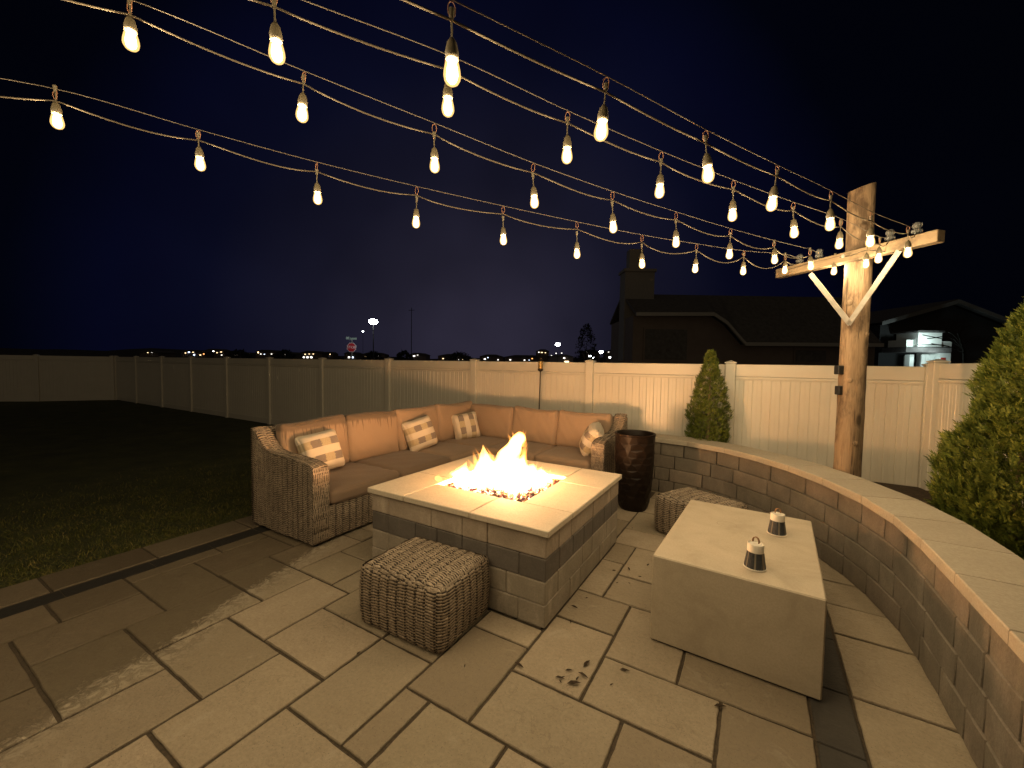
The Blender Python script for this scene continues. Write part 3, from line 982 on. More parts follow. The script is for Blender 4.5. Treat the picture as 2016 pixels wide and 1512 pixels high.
for (a, b, c, d) in ((cx0, hx0, cy0, 2.93), (cx0, hx0, 2.93, hy1), (hx0, -1.727, cy0, hy0), (-1.727, cx1, cy0, hy0),
                     (hx1, cx1, hy0, 3.408), (hx1, cx1, 3.408, cy1), (cx0, -2.12, hy1, cy1), (-2.12, hx1, hy1, cy1)):
    m.box(((a+b)/2, (c+d)/2, (H0+H1)/2+RNG.normal(0, .0008)), (b-a-2*g_, d-c-2*g_, H1-H0), bev=.005)
m.build("cap_stone", MAT['cap'], pit)
m = MB(); m.box((PC[0], PC[1], .50), (1.0, 1.0, .06))
m.build("burner_tray", MAT['darkmetal'], pit)
# lava rock / fire glass bed
m = MB()
ico = np.array([(0,0,1),(.894,0,.447),(.276,.851,.447),(-.724,.526,.447),(-.724,-.526,.447),(.276,-.851,.447),(.724,.526,-.447),(-.276,.851,-.447),(-.894,0,-.447),(-.276,-.851,-.447),(.724,-.526,-.447),(0,0,-1)])
icf = [(0,1,2),(0,2,3),(0,3,4),(0,4,5),(0,5,1),(1,6,2),(2,7,3),(3,8,4),(4,9,5),(5,10,1),(6,7,2),(7,8,3),(8,9,4),(9,10,5),(10,6,1),(11,7,6),(11,8,7),(11,9,8),(11,10,9),(11,6,10)]
for k in range(1500):
    x, y = RNG.uniform(hx0-.01, hx1+.01), RNG.uniform(hy0-.01, hy1+.01)
    r = RNG.uniform(.010, .024)
    m.add(ico*r*RNG.uniform(.6, 1.25, (12, 1))*RNG.uniform(.6, 1.2, 3)+np.array([x, y, .585+RNG.uniform(-.03, .035)]), icf)
tl = NT("lava_rock")
tl.col(tl.ramp(tl.island(), [(0, (.05,.03,.05)), (.5, (.16,.08,.06)), (.8, (.20,.10,.20)), (1, (.30,.22,.38))])); tl.set(Roughness=.45)
rocks = m.build("lava_rock", tl.mat, pit)
tag(rocks, kind="stuff")

# ---- fire
fire = thing("fire", "bright orange gas flames leaping from the square fire pit", "flame", (PC[0], PC[1], .60))
def m_flame(name, col, dens):
    mat = bpy.data.materials.new(name); mat.use_nodes = True
    n, l = mat.node_tree.nodes, mat.node_tree.links; n.clear()
    o = n.new("ShaderNodeOutputMaterial"); e = n.new("ShaderNodeEmission")
    e.inputs['Color'].default_value = tuple(col)+(1,); e.inputs['Strength'].default_value = dens
    l.new(e.outputs[0], o.inputs['Volume'])
    return mat
FM = m_flame("flame_gas", (1.0, .40, .085), 74.0)
FM2 = m_flame("flame_tip_gas", (1.0, .34, .06), 26.0)
FB = m_flame("blue_flame_gas", (.20, .12, 1.0), 5.0)
FR = np.array([CR[0], CR[1], 0]); FR /= np.linalg.norm(FR)
FF = np.array([CF[0], CF[1], 0]); FF /= np.linalg.norm(FF)
def tongue(m, pts, seg=20, flat=.8, rough=.12, ph=0.0):
    """pts: (right, forward, z above cap, radius) measured from the pit centre"""
    P = catmull(np.array(pts, float), .018)
    n = len(P); V = []
    th = np.arange(seg)*2*math.pi/seg
    for i in range(n):
        r_, f_, z, rad = P[i]
        t = i/(n-1)
        wob = 1+rough*np.sin(3*th+ph+z*14)+rough*.8*np.sin(5*th-ph*2+z*23)+rough*.6*np.sin(2*th+z*52+ph)+rough*.4*np.sin(7*th+z*75-ph)
        rr = max(rad, .0008)*wob
        sway = .012*math.sin(z*19+ph)
        c = np.array([PC[0], PC[1], .66])+FR*(r_+sway*min(1, t*2))+FF*f_+np.array([0, 0, z])
        V.append(c+np.outer(rr*np.cos(th), FR)+np.outer(rr*flat*np.sin(th), FF)+np.outer(.25*rr*np.sin(2*th+ph)*t, (0, 0, 1)))
    f = []
    for i in range(n-1):
        for j in range(seg):
            k = (j+1) % seg
            f.append((i*seg+j, i*seg+k, (i+1)*seg+k, (i+1)*seg+j))
    f.append(tuple(range(seg))[::-1]); f.append(tuple((n-1)*seg+j for j in range(seg)))
    m.add(np.vstack(V), f)
flames = [
  (FM, [(-.03,.02,-.07,.15),(-.02,.02,.04,.150),(.01,.01,.14,.118),(.05,0,.23,.092),(.085,0,.31,.078),(.108,0,.37,.066),(.118,0,.41,.050),(.12,0,.435,.030),(.122,0,.45,.006)], 0.3),
  (FM, [(-.15,.06,-.07,.14),(-.15,.06,.05,.128),(-.15,.05,.13,.088),(-.17,.04,.20,.050),(-.195,.04,.26,.022),(-.215,.04,.32,.002)], 1.7),
  (FM, [(.19,.02,-.08,.17),(.20,.02,.0,.150),(.22,.02,.07,.095),(.25,.02,.12,.045),(.27,.02,.155,.003)], 2.9),
  (FM, [(.09,-.17,-.08,.13),(.09,-.18,-.01,.110),(.10,-.17,.04,.065),(.10,-.17,.075,.005)], .9),
  (FM, [(-.38,.0,-.09,.085),(-.39,-.01,.0,.072),(-.385,.0,.05,.078),(-.37,.0,.09,.052),(-.35,.0,.13,.020),(-.335,.0,.17,.002)], 2.2),
  (FM, [(-.43,.0,.02,.015),(-.445,.0,.05,.036),(-.42,.0,.075,.040),(-.385,.0,.085,.012)], 4.0),
  (FM2, [(-.585,-.06,-.04,.006),(-.575,-.06,-.01,.011),(-.60,-.06,.02,.030),(-.61,-.06,.045,.018),(-.595,-.06,.065,.003)], .2),
  (FM, [(-.27,.03,-.08,.13),(-.275,.03,-.01,.105),(-.26,.03,.05,.070),(-.255,.03,.10,.030),(-.25,.03,.145,.002)], 5.1),
  (FM, [(.10,.10,-.07,.14),(.11,.10,.03,.12),(.14,.10,.12,.075),(.165,.10,.18,.035),(.175,.10,.225,.002)], 2.3),
  (FM, [(.30,.0,-.09,.11),(.31,.0,-.02,.085),(.315,.0,.03,.045),(.31,.0,.06,.004)], .6),
  (FM, [(.34,.14,-.08,.11),(.35,.14,.0,.088),(.36,.14,.05,.045),(.345,.14,.085,.004)], 3.3),
]
tips = [((.16,0,.36),.030,.105,.035), ((.145,0,.40),.020,.075,.010), ((.085,0,.39),.020,.075,-.020), ((.065,0,.34),.030,.095,-.030), ((.125,.0,.41),.014,.055,.012),
        ((.17,.0,.27),.024,.08,.03), ((.185,0,.20),.026,.12,.015), ((.02,0,.27),.018,.06,-.02), ((-.03,.02,.19),.022,.10,.0), ((-.07,.02,.17),.018,.07,.012),
        ((-.235,.03,.13),.030,.14,-.055), ((-.215,.03,.17),.022,.13,-.045), ((-.255,.03,.08),.030,.11,-.06), ((-.12,.03,.20),.020,.12,-.05), ((-.10,.03,.15),.025,.10,-.02),
        ((.28,.05,.08),.022,.09,.02), ((.33,.12,.05),.025,.075,.02), ((.25,.0,.11),.020,.06,-.01), ((.40,.14,.02),.025,.06,.02), ((-.34,.0,.08),.022,.075,.03), ((-.46,.0,.03),.016,.05,-.03),
        ((.0,-.10,.05),.03,.09,.02), ((-.26,-.05,.0),.025,.08,-.01), ((.16,-.15,.03),.025,.08,.03), ((-.52,-.02,-.02),.015,.05,-.01)]
for (r_, f_, z), rad, ht, ln in tips:
    flames.append((FM2, [(r_, f_, z-.05, rad*.8), (r_+ln*.15, f_, z, rad), (r_+ln*.5, f_, z+ht*.4, rad*.62), (r_+ln*.95, f_, z+ht*.75, rad*.27), (r_+ln*1.2, f_, z+ht, .0012)], RNG.uniform(0, 6)))
for mt, pts, ph in flames:
    m = MB(); tongue(m, pts, ph=ph, rough=.17); m.build("flame", mt, fire, smooth=180)
m = MB()
for k in range(26):
    a, b = RNG.uniform(-.36, .36), RNG.uniform(-.33, .30)
    tongue(m, [(a, b, -.085, .012), (a+.005, b, -.06, .020), (a, b, -.03, .012), (a, b, -.01, .002)], seg=8, ph=RNG.uniform(0, 6))
m.build("flame_base", FB, fire, smooth=180)
for (r_, f_, z, w, rad) in ((.02, -.02, .015, .52, .08), (.06, 0, .17, .22, .08), (-.30, -.05, -.02, .26, .06)):
    L = bpy.data.lights.new("fire_light", 'POINT'); L.energy = FIRE_W*w; L.color = (1.0, .53, .25); L.shadow_soft_size = rad
    lo = bpy.data.objects.new("fire_light", L); COL.objects.link(lo); lo.parent = fire
    lo.location = Vector(FR*r_+FF*f_+np.array([0, 0, z+.06]))


# ================================================================== WICKER
def weave(mb, fn, ul, vl, pitch=.0140, col=.072, amp=.0042, sign=1, mi=0, ph=0.0):
    pitch *= 1.3; amp *= 1.7
    nu = max(3, int(ul/(col/7))+1); nv = max(3, int(vl/(pitch/5))+1)
    U, V = np.meshgrid(np.linspace(0, ul, nu), np.linspace(0, vl, nv), indexing='ij')
    P = fn(U, V)
    gu = np.gradient(P, axis=0); gv = np.gradient(P, axis=1)
    N = np.cross(gu, gv); N /= np.linalg.norm(N, axis=2, keepdims=True)+1e-12
    N *= sign
    Vv = V+.0022*np.sin(U*31+ph)+.0016*np.sin(U*77+V*9)+.0012*np.sin(U*13-V*21+ph)
    Vv = Vv+pitch*.5*(np.floor(U/col+ph).astype(int) % 2)
    row = np.floor(Vv/pitch).astype(int)
    s = np.abs(np.sin(math.pi*Vv/pitch))**.7
    thick = .75+.5*np.abs(np.sin(row*12.9898+ph)*43758.5453 % 1)
    w = .5+.5*np.cos(math.pi*(U/col+row+ph)+.25*np.sin(row*2.3))
    h = amp*thick*s*(.55+.45*w)
    # darker sunk gap each side of an upright
    up = np.abs(np.sin(math.pi*U/col+ph*math.pi))
    h -= amp*.9*np.clip(1-up/.30, 0, 1)
    P = P+N*h[..., None]
    q0 = len(mb.f)
    mb.grid(P, mi, flip=(sign < 0))
    e = s*np.clip(up/.28, .25, 1)
    low = (e[:-1, :-1]+e[1:, :-1]+e[1:, 1:]+e[:-1, 1:])/4 < .50
    mb.m[q0:] = np.where(low.reshape(-1), 1, 0).tolist()

# ---- ottomans
def make_ottoman(label):
    A, B, H = .68, .55, .385
    t = thing("wicker_ottoman", label, "ottoman", (0, 0, 0), 0, "wicker ottomans on the patio")
    rc = .055
    per_segs = []
    def perim(u):
        # rounded rectangle, u measured along the perimeter
        a, b = A-2*rc, B-2*rc; q = math.pi*rc/2
        tot = 2*(a+b)+4*q
        u = np.mod(u, tot)
        x = np.zeros_like(u); y = np.zeros_like(u); nx = np.zeros_like(u); ny = np.zeros_like(u)
        st = [(a, 0), (q, 1), (b, 2), (q, 3), (a, 4), (q, 5), (b, 6), (q, 7)]
        acc = 0
        for L, k in st:
            m_ = (u >= acc-1e-9) & (u <= acc+L+1e-9); w = u-acc
            if k == 0: xx, yy, ax, ay = -a/2+w, -B/2+0*w, 0*w, -1+0*w
            if k == 2: xx, yy, ax, ay = A/2+0*w, -b/2+w, 1+0*w, 0*w
            if k == 4: xx, yy, ax, ay = a/2-w, B/2+0*w, 0*w, 1+0*w
            if k == 6: xx, yy, ax, ay = -A/2+0*w, b/2-w, -1+0*w, 0*w
            if k % 2:
                th = {1: -math.pi/2, 3: 0, 5: math.pi/2, 7: math.pi}[k]+w/rc
                cx = {1: a/2, 3: a/2, 5: -a/2, 7: -a/2}[k]; cy = {1: -b/2, 3: b/2, 5: b/2, 7: -b/2}[k]
                xx, yy, ax, ay = cx+rc*np.cos(th), cy+rc*np.sin(th), np.cos(th), np.sin(th)
            for arr, val in ((x, xx), (y, yy), (nx, ax), (ny, ay)): arr[m_] = val[m_]
            acc += L
        return x, y, nx, ny, tot
    tot = perim(np.zeros(1))[4]
    rt = .036
    def side(U, V):
        x, y, nx, ny, _ = perim(U*1.0)
        bulge = .012*np.sin(math.pi*np.clip(V/H, 0, 1))
        inset = np.where(V > H-rt, rt-np.sqrt(np.maximum(rt**2-(V-(H-rt))**2, 0)), 0)
        inset = inset+np.where(V < .03, (.03-V)*.5, 0)
        return np.stack([x+nx*(bulge-inset), y+ny*(bulge-inset), V+.008], -1)
    m = MB()
    weave(m, side, tot, H-.012, pitch=.0142, col=tot/32, sign=1)
    m.build("side_weave", [MAT['wicker'], MAT['wicker_gap']], t, smooth=180, local=True)
    a2, b2 = A-.040, B-.040
    def topf(U, V):
        x, y = U-a2/2, V-b2/2
        d = np.minimum(np.minimum(U, a2-U), np.minimum(V, b2-V))
        z = H-.004+.022*np.clip(1-(2*x/a2)**2, 0, 1)**.6*np.clip(1-(2*y/b2)**2, 0, 1)**.6+.008*np.abs(np.sin(math.pi*U/.072))-.022*np.clip(1-d/.035, 0, 1)**2
        return np.stack([x, y, z+.004], -1)
    m = MB()
    weave(m, topf, a2, b2, pitch=.0150, col=.072, sign=1, amp=.0048)
    m.box((0, 0, H-.035), (A-.09, B-.09, .03))
    m.build("top_weave", [MAT['wicker'], MAT['wicker_gap']], t, smooth=180, local=True)
    m = MB()
    th = np.linspace(0, tot, 120); x, y, nx, ny, _ = perim(th)
    m.tube(np.stack([x-nx*.030, y-ny*.030, np.full_like(x, H-.004)], 1), .0060, seg=6, caps=False)
    m.build("edge_braid", [MAT['wicker'], MAT['wicker_gap']], t, smooth=180, local=True)
    m = MB()
    for sx in (-1, 1):
        for sy in (-1, 1):
            m.lathe([(.016, 0), (.018, .012), (0, .0125)], c=(sx*.27, sy*.2, 0), seg=10)
    m.box((0, 0, .2), (A-.10, B-.10, .33))
    m.build("base", MAT['black'], t, local=True)
    return t
ott = make_ottoman("wicker ottoman standing in front of the fire pit")
ott.location = (-1.875, 2.045, 0); ott.rotation_euler = (0, 0, R(2.2))
ott2 = dup(ott, (-.45, 4.50, 0), R(-27), "wicker ottoman half hidden between the low table and the curved wall", "wicker ottomans on the patio")

# ---- sectional sofa
sofa = thing("sectional_sofa", "L-shaped wicker sectional sofa with tan cushions around the fire pit", "sofa", (-3.9, 4.2, 0))
XF, XB, YA = -3.425, -4.42, 2.24
AP = np.array([(-3.41,.72),(-3.43,.752),(-3.50,.775),(-3.66,.79),(-3.87,.80),(-4.05,.803),(-4.14,.82),(-4.22,.855),(-4.30,.92),(-4.37,1.0),(-4.42,1.03)])
def arm_top(dd):                   # dd: distance back from the arm's front
    return np.interp(dd, -3.41-AP[:, 0], AP[:, 1])
AW, AD = .165, 1.01
def make_arm(o, ax, ay):
    """o: outer front corner; ax: towards the back; ay: across towards the seat"""
    o, ax, ay = np.array(o), np.array(ax, float), np.array(ay, float)
    sg = 1 if ax[0]*ay[1]-ax[1]*ay[0] > 0 else -1
    W3 = lambda d, w, z: np.stack([o[0]+ax[0]*d+ay[0]*w, o[1]+ax[1]*d+ay[1]*w, z], -1)
    m = MB()
    zb = .035
    weave(m, lambda U, V: W3(U, np.zeros_like(U)+.004*np.sin(U*9), zb+V/.9*(arm_top(U)-.012-zb)), AD, .9, pitch=.0165, col=.078, sign=sg)
    weave(m, lambda U, V: W3(U, np.zeros_like(U)+AW, .3+V/.5*(arm_top(U)-.012-.3)), AD, .5, pitch=.0150, col=.078, sign=-sg)
    weave(m, lambda U, V: W3(np.zeros_like(U), V, zb+U), .70, AW, pitch=.0135, col=.11, sign=sg, amp=.004)
    weave(m, lambda U, V: W3(V, U*1.0, arm_top(V)-.012*np.abs(2*U/AW-1)**6), AW, AD, pitch=.0150, col=.083, sign=sg, amp=.0042)
    weave(m, lambda U, V: W3(np.zeros_like(U)+AD, V, zb+U), .98, AW, pitch=.0135, col=.11, sign=-sg)
    for k in range(14):
        d0, d1 = AD*k/14, AD*(k+1)/14
        zt_ = min(arm_top(d0), arm_top(d1))-.018
        c = o+ax*(d0+d1)/2+ay*AW/2
        m.box((c[0], c[1], (zb+zt_)/2), (abs(ax[0]*(d1-d0))+abs(ay[0])*(AW-.012)-.0, abs(ax[1]*(d1-d0))+abs(ay[1])*(AW-.012), zt_-zb))
    a = m.build("arm", [MAT['wicker'], MAT['wicker_gap']], sofa, smooth=180)
    m = MB(); c = o+ax*.05+ay*.06
    m.lathe([(.022, 0), (.026, .045), (0, .046)], c=(c[0], c[1], 0), seg=12)
    m.build("foot", MAT['black'], sofa)
make_arm((-3.425, YA), (-1, 0), (0, 1))
YRF = 4.93
make_arm((-1.60, YRF), (0, 1), (-1, 0))
YB = YRF+AD
# base fronts and backs
m = MB()
Pl = lambda p, d: (lambda U, V: np.stack([p[0]+d[0]*U, p[1]+d[1]*U, p[2]+V], -1))
weave(m, Pl((-3.44, YA+AW, .035), (0, 1)), YRF-YA-AW+.05, .315, pitch=.0145, col=.078, sign=1)
weave(m, Pl((-3.44, YRF+.012, .035), (1, 0)), 1.70, .315, pitch=.0145, col=.078, sign=1)
m.box((-3.93, (YA+YB)/2+.1, .19), (.94, YB-YA-.25, .30)); m.box((-2.6, YRF+.50, .191), (1.75, .93, .298))
m.build("base", [MAT['wicker'], MAT['wicker_gap']], sofa, smooth=180)
m = MB()
m.box((-4.445, (YA+YB)/2, .53), (.05, YB-YA-.02, .94)); m.box((-3.0, YB-.03, .505), (2.78, .05, .90))
weave(m, Pl((-4.475, YA, .035), (0, 1)), YB-YA, .98, pitch=.0165, col=.078, sign=-1)
weave(m, Pl((-4.415, YA+AW, .4), (0, 1)), .5, .60, pitch=.0150, col=.078, sign=1)
weave(m, Pl((-4.42, YB+.006, .035), (1, 0)), 2.83, .94, pitch=.0165, col=.078, sign=-1)
m.build("back_frame", [MAT['wicker'], MAT['wicker_gap']], sofa, smooth=180)

def cushion(name, mat, size, loc, rz=0.0, tilt=0.0, bulge=(.0,.0,.02), r=.045, wrinkle=.003, seed=0, parent=None, res=26, root=None, pinch=0.0, roll=0.0, ears=0.0):
    """a stuffed rounded box; tilt leans it back about its own x axis"""
    hx, hy, hz = size[0]/2, size[1]/2, size[2]/2
    m = MB()
    def shape(p):
        q = p*np.array([hx, hy, hz])
        inner = np.clip(q, [-(hx-r), -(hy-r), -(hz-r)], [hx-r, hy-r, hz-r])
        d = q-inner; L = np.linalg.norm(d, axis=-1, keepdims=True)
        q = inner+d/np.maximum(L, 1e-9)*np.minimum(L, r)
        X, Y, Z = p[..., 0], p[..., 1], p[..., 2]
        bx = (1-Y**2)*(1-Z**2)*bulge[0]*X; by = (1-X**2)*(1-Z**2)*bulge[1]*Y; bz = (1-X**2)**.8*(1-Y**2)**.8*bulge[2]*Z
        k = 1-pinch*(X**2*Y**2)
        q = q*np.stack([np.ones_like(k), np.ones_like(k), k], -1)
        # edges pull in a little between the corners
        if pinch:
            q[..., 0] *= 1-.07*(1-Y**2)*np.abs(X); q[..., 1] *= 1-.07*(1-X**2)*np.abs(Y)
        if ears:
            q[..., 1] += ears*(np.abs(X)**3-.35)*np.clip(Y, 0, 1)**2+ears*.5*np.sin(X*2.6+seed)*np.clip(Y, 0, 1)
        w = wrinkle*(np.sin(q[..., 0]*23+seed)*np.sin(q[..., 1]*17+seed*2)+.6*np.sin(q[..., 0]*51+q[..., 1]*37+seed))
        return q+np.stack([bx, by, bz+w*np.sign(Z)*np.abs(Z)], -1)
    t = np.linspace(-1, 1, res); t = np.sign(t)*np.abs(t)**.75
    A_, B_ = np.meshgrid(t, t, indexing='ij'); O = np.ones_like(A_)
    for ax in range(3):
        for sg in (-1, 1):
            p = [None]*3; p[ax] = O*sg; p[(ax+1) % 3] = A_; p[(ax+2) % 3] = B_
            m.grid(shape(np.stack(p, -1)), flip=(sg < 0))
    o = m.build(name, mat, root, smooth=180, local=True)
    # piping round the seam
    n = 30
    e = np.linspace(-1, 1, n)
    loop = [(x, -1, 0) for x in e]+[(1, y, 0) for y in e[1:]]+[(x, 1, 0) for x in e[::-1][1:]]+[(-1, y, 0) for y in e[::-1][1:]]
    lp = shape(np.array(loop, float))
    for dz in ((-1, 1) if not pinch else (0,)):
        g = MB()
        zz = lp.copy()
        if dz:
            inn = np.array([(hx-r*.35)/hx, (hy-r*.35)/hy, 1]); zz = zz*inn; zz[:, 2] = dz*(hz-r*.35)
        g.tube(zz, .0042 if not pinch else .0055, seg=6, caps=False)
        pp = g.build("piping", mat, None, smooth=180, local=True); pp.parent = o
    rot = Matrix.Rotation(rz, 4, 'Z') @ Matrix.Rotation(tilt, 4, 'X') @ Matrix.Rotation(roll, 4, 'Z')
    o.matrix_basis = Matrix.Translation(Vector(loc)-(Vector(root.location) if root else Vector((0, 0, 0)))) @ rot
    return o
# seat cushions
def seat(x0, x1, y0, y1, mat, k):
    cushion("seat_cushion", mat, (x1-x0-.006, y1-y0-.006, .145), ((x0+x1)/2, (y0+y1)/2, .422), bulge=(.008,.008,.020), r=.05, wrinkle=.003, seed=k, root=sofa)
ys_ = [YA+AW+.005, 3.315, 4.20, YRF]
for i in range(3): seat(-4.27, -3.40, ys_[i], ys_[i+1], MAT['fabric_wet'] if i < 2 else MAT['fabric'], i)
seat(-4.27, -3.40, YRF, YB-.07, MAT['fabric'], 4)
xs_ = [-3.40, -2.58, -1.78]
for i in range(2): seat(xs_[i], xs_[i+1], YRF-.01, YB-.07, MAT['fabric'], 6+i)
# back cushions: local x along the run, local y up, local z towards the seat
def back(px_, py_, along, w, h, th, mat, k, lean=9):
    rz = 0 if along == 'x' else R(90)
    # built lying in its own xy plane: x along, y up, z facing the sitter
    cushion("back_cushion", mat, (w-.004, h, th), (px_, py_, .475+h/2), rz=rz, tilt=R(90+0)-R(lean), bulge=(.006,.010,.034), r=.055, wrinkle=.005, seed=k*1.7, root=sofa, ears=.022, roll=R([1.2,-1.5,1.8,-.8,0,.6,-.9,-1.2][k]))


yb_ = [2.43, 3.235, 4.04, 4.87, 5.80]
for i, mt in enumerate(('fabric_w1', 'fabric_w2', 'fabric', 'fabric')):
    back(-4.285, (yb_[i]+yb_[i+1])/2, 'y', yb_[i+1]-yb_[i], .585, .155, MAT[mt], i, 7+(i == 2)*2)
xb_ = [-4.27, -3.385, -2.59, -1.772]
for i in range(3):
    back((xb_[i]+xb_[i+1])/2, 5.745, 'x', xb_[i+1]-xb_[i], .548, .165, MAT['fabric'], 5+i, 9)

# ---- throw pillows (lying on the sofa, each a thing)
def pillow(label, loc, rz, lean, roll, size=.45):
    t = thing("throw_pillow", label, "pillow", loc, 0, "plaid throw pillows on the sofa")
    o = cushion("cover", MAT['plaid'], (size, size, .17), loc, rz=rz, tilt=R(90-lean), bulge=(0, 0, .05), r=.06, wrinkle=.006, seed=loc[0]*9, root=t, res=24, pinch=.72, roll=roll)
pillow("plaid throw pillow leaning by the near left arm, stripes across", (-4.045, 2.74, .735), R(80), 22, R(7))
pillow("plaid throw pillow with a pale tag, against the third back cushion of the left run", (-4.07, 4.30, .715), R(74), 18, R(12), .46)
pillow("plaid throw pillow in the sofa corner with its stripes upright", (-4.03, 5.31, .705), R(52), 15, R(99), .43)
pillow("plaid throw pillow squeezed against the right arm, seen edge on", (-1.915, 5.36, .71), R(-66), 26, R(-14), .43)

# ================================================================== PLANTER
pl = thing("planter", "tall dark bronze planter with hammered facets beside the sofa arm", "planter", (-1.24, 4.99, 0))
def pl_r(z):
    return np.interp(z, [0, .03, .12, .3, .55, .8, .915], [.150, .172, .193, .213, .226, .231, .234])
m = MB()
na, rows = 13, 11
def pp_(a, z): return (-1.24+pl_r(z)*math.cos(a), 4.99+pl_r(z)*math.sin(a), z)
hh = .90/(rows*1.5+.5)*1.0
jit = {}
def J2(a, z):
    k = (round((a % (2*math.pi))*1000) % 6283, round(z*1000))
    if k not in jit: jit[k] = (RNG.normal(0, .045), RNG.normal(0, .006))
    da, dz = jit[k]
    zz = min(max(z+(dz if .02 < z < .88 else 0), 0.0), .90)
    return pp_(a+(da if .02 < z < .88 else 0), zz)
wA = 2*math.pi/na
for r_ in range(-1, rows+1):
    for c in range(na):
        a0 = (c+.5*(r_ % 2))*wA; z0 = r_*1.5*hh+.5*hh
        P6 = [(a0, z0-.5*hh), (a0+wA/2, z0), (a0+wA/2, z0+hh), (a0, z0+1.5*hh), (a0-wA/2, z0+hh), (a0-wA/2, z0)]
        P6 = [(a, min(max(z, 0), .90)) for a, z in P6]
        q = []
        for a, z in P6:
            p = J2(a, z)
            if not q or np.linalg.norm(np.array(q[-1])-np.array(p)) > 1e-4: q.append(p)
        if len(q) > 3 and max(p[2] for p in q)-min(p[2] for p in q) > .01:
            m.add(q, [tuple(range(len(q)))])
tp = NT("glazed_bronze")
tp.col(tp.ramp(tp.noise(9, 4), [(.3, (.008,.005,.004)), (.7, (.016,.010,.007))])); tp.set(Roughness=.46); tp.b.inputs['Specular IOR Level'].default_value = .18
tp.bump(tp.noise(30, 3), .12, .004)
m.build("body", tp.mat, pl)
m = MB(); m.lathe([(.215, .86), (.232, .892), (.240, .905), (.240, .916), (.232, .921), (.216, .918), (.208, .90), (.195, .60), (0, .60)], c=(-1.24, 4.99, 0), seg=48)
m.build("rim", tp.mat, pl, smooth=40)

# ================================================================== LOW TABLE AND LANTERNS
tb = thing("low_table", "square-edged cast concrete block table beside the curved wall", "table", (-.06, 3.243, 0), R(-2.3))
m = MB(); m.box((0, 0, .2785), (.868, 1.302, .537), bev=.007)
m.build("block", MAT['concrete'], tb, local=True)
m = MB(); m.box((0, 0, .006), (.84, 1.27, .012)); m.build("base", MAT['black'], tb, local=True)
def lantern(label, loc, rz):
    t = thing("table_lantern", label, "lantern", loc, rz, "small lanterns on the low table")
    m = MB()
    n = 72; th = np.arange(n)*2*math.pi/n
    V = []
    for z, r in ((.008, .0575), (.03, .0540), (.06, .0495), (.10, .0440)):
        rr = r*(1-.035*(np.arange(n) % 2))
        V.append(np.stack([rr*np.cos(th), rr*np.sin(th), np.full(n, z)], 1))
    f = [(i*n+j, i*n+(j+1) % n, (i+1)*n+(j+1) % n, (i+1)*n+j) for i in range(3) for j in range(n)]
    m.add(np.vstack(V), f)
    m.m = [1 if ((j % n)//2*7) % 5 == 0 else 0 for j in range(len(f))]
    m.build("pleated_shade", [MAT['shade'], MAT['shade_pale']], t, local=True)
    m = MB(); m.lathe([(.057, 0), (.0605, .002), (.0605, .007), (.054, .009), (0, .009)], seg=40); m.build("base", MAT['white'], t, smooth=40, local=True)
    m = MB(); m.lathe([(.040, .098), (.0445, .099), (.0440, .142), (.0425, .145), (.0405, .145), (.0395, .139), (0, .138)], seg=40); m.build("cap", MAT['white'], t, smooth=40, local=True)
    m = MB()
    a = np.linspace(-.35, math.pi+.35, 16)
    for w in (-.004, 0, .004):
        m.tube(np.stack([.019*np.cos(a), np.full(16, w), .158+.024*np.sin(a)], 1), .0024, seg=6)
    m.build("loop", MAT['leather'], t, smooth=180, local=True)
    return t
MAT['shade_pale'] = m_plain("pale_pleat", (.17,.15,.12), .6)
MAT['shade'] = m_plain("navy_pleated_shade", (.030,.036,.046), .45, var=.3, scale=60)
la = lantern("small dark pleated lantern with white top, near the table's centre", (.029, 2.772, .548), R(-35))
dup(la, (.160, 3.43, .548), R(25), "small dark pleated lantern with white top, near the table's far corner", "small lanterns on the low table")
# ring stain on the table top
m = MB(); th = np.linspace(0, 2*math.pi, 33)
m.add(np.vstack([np.stack([-.155+.068*np.cos(th), 3.43+.060*np.sin(th), np.full(33, .5478)], 1), np.stack([-.155+.064*np.cos(th), 3.43+.0565*np.sin(th), np.full(33, .5478)], 1)]),
      [(i, i+1, 34+i, 33+i) for i in range(32)])
so = m.build("ring_stain", m_plain("water_mark", (.33,.28,.21), .7), None)
so.parent = tb; so.matrix_parent_inverse = (Matrix.Translation(tb.location) @ Matrix.Rotation(tb.rotation_euler.z, 4, 'Z')).inverted()

# ---- tiki torch behind the sofa
tq = thing("garden_torch", "slim garden torch with brass lantern head behind the sofa back", "torch", (-3.127, 6.16, -.03))
m = MB(); m.tube([(-3.155, 6.16, -.1), (-3.127, 6.16, 1.64)], .010, seg=10); m.build("pole", MAT['darkmetal'], tq, smooth=60)
m = MB(); m.lathe([(.012, 1.60), (.040, 1.62), (.046, 1.625), (.046, 1.652), (.036, 1.655)], c=(-3.127, 6.16, 0), seg=20)
m.lathe([(.038, 1.775), (.040, 1.782), (.022, 1.80), (.020, 1.83), (.012, 1.84), (0, 1.842)], c=(-3.127, 6.16, 0), seg=20); m.build("fitting", MAT['darkmetal'], tq, smooth=50)
m = MB(); m.lathe([(.036, 1.652), (.041, 1.665), (.041, 1.690), (.037, 1.694), (.041, 1.70), (.041, 1.73), (.037, 1.735), (.041, 1.742), (.041, 1.765), (.036, 1.778)], c=(-3.127, 6.16, 0), seg=20); m.build("lantern_head", MAT['gold'], tq, smooth=30)

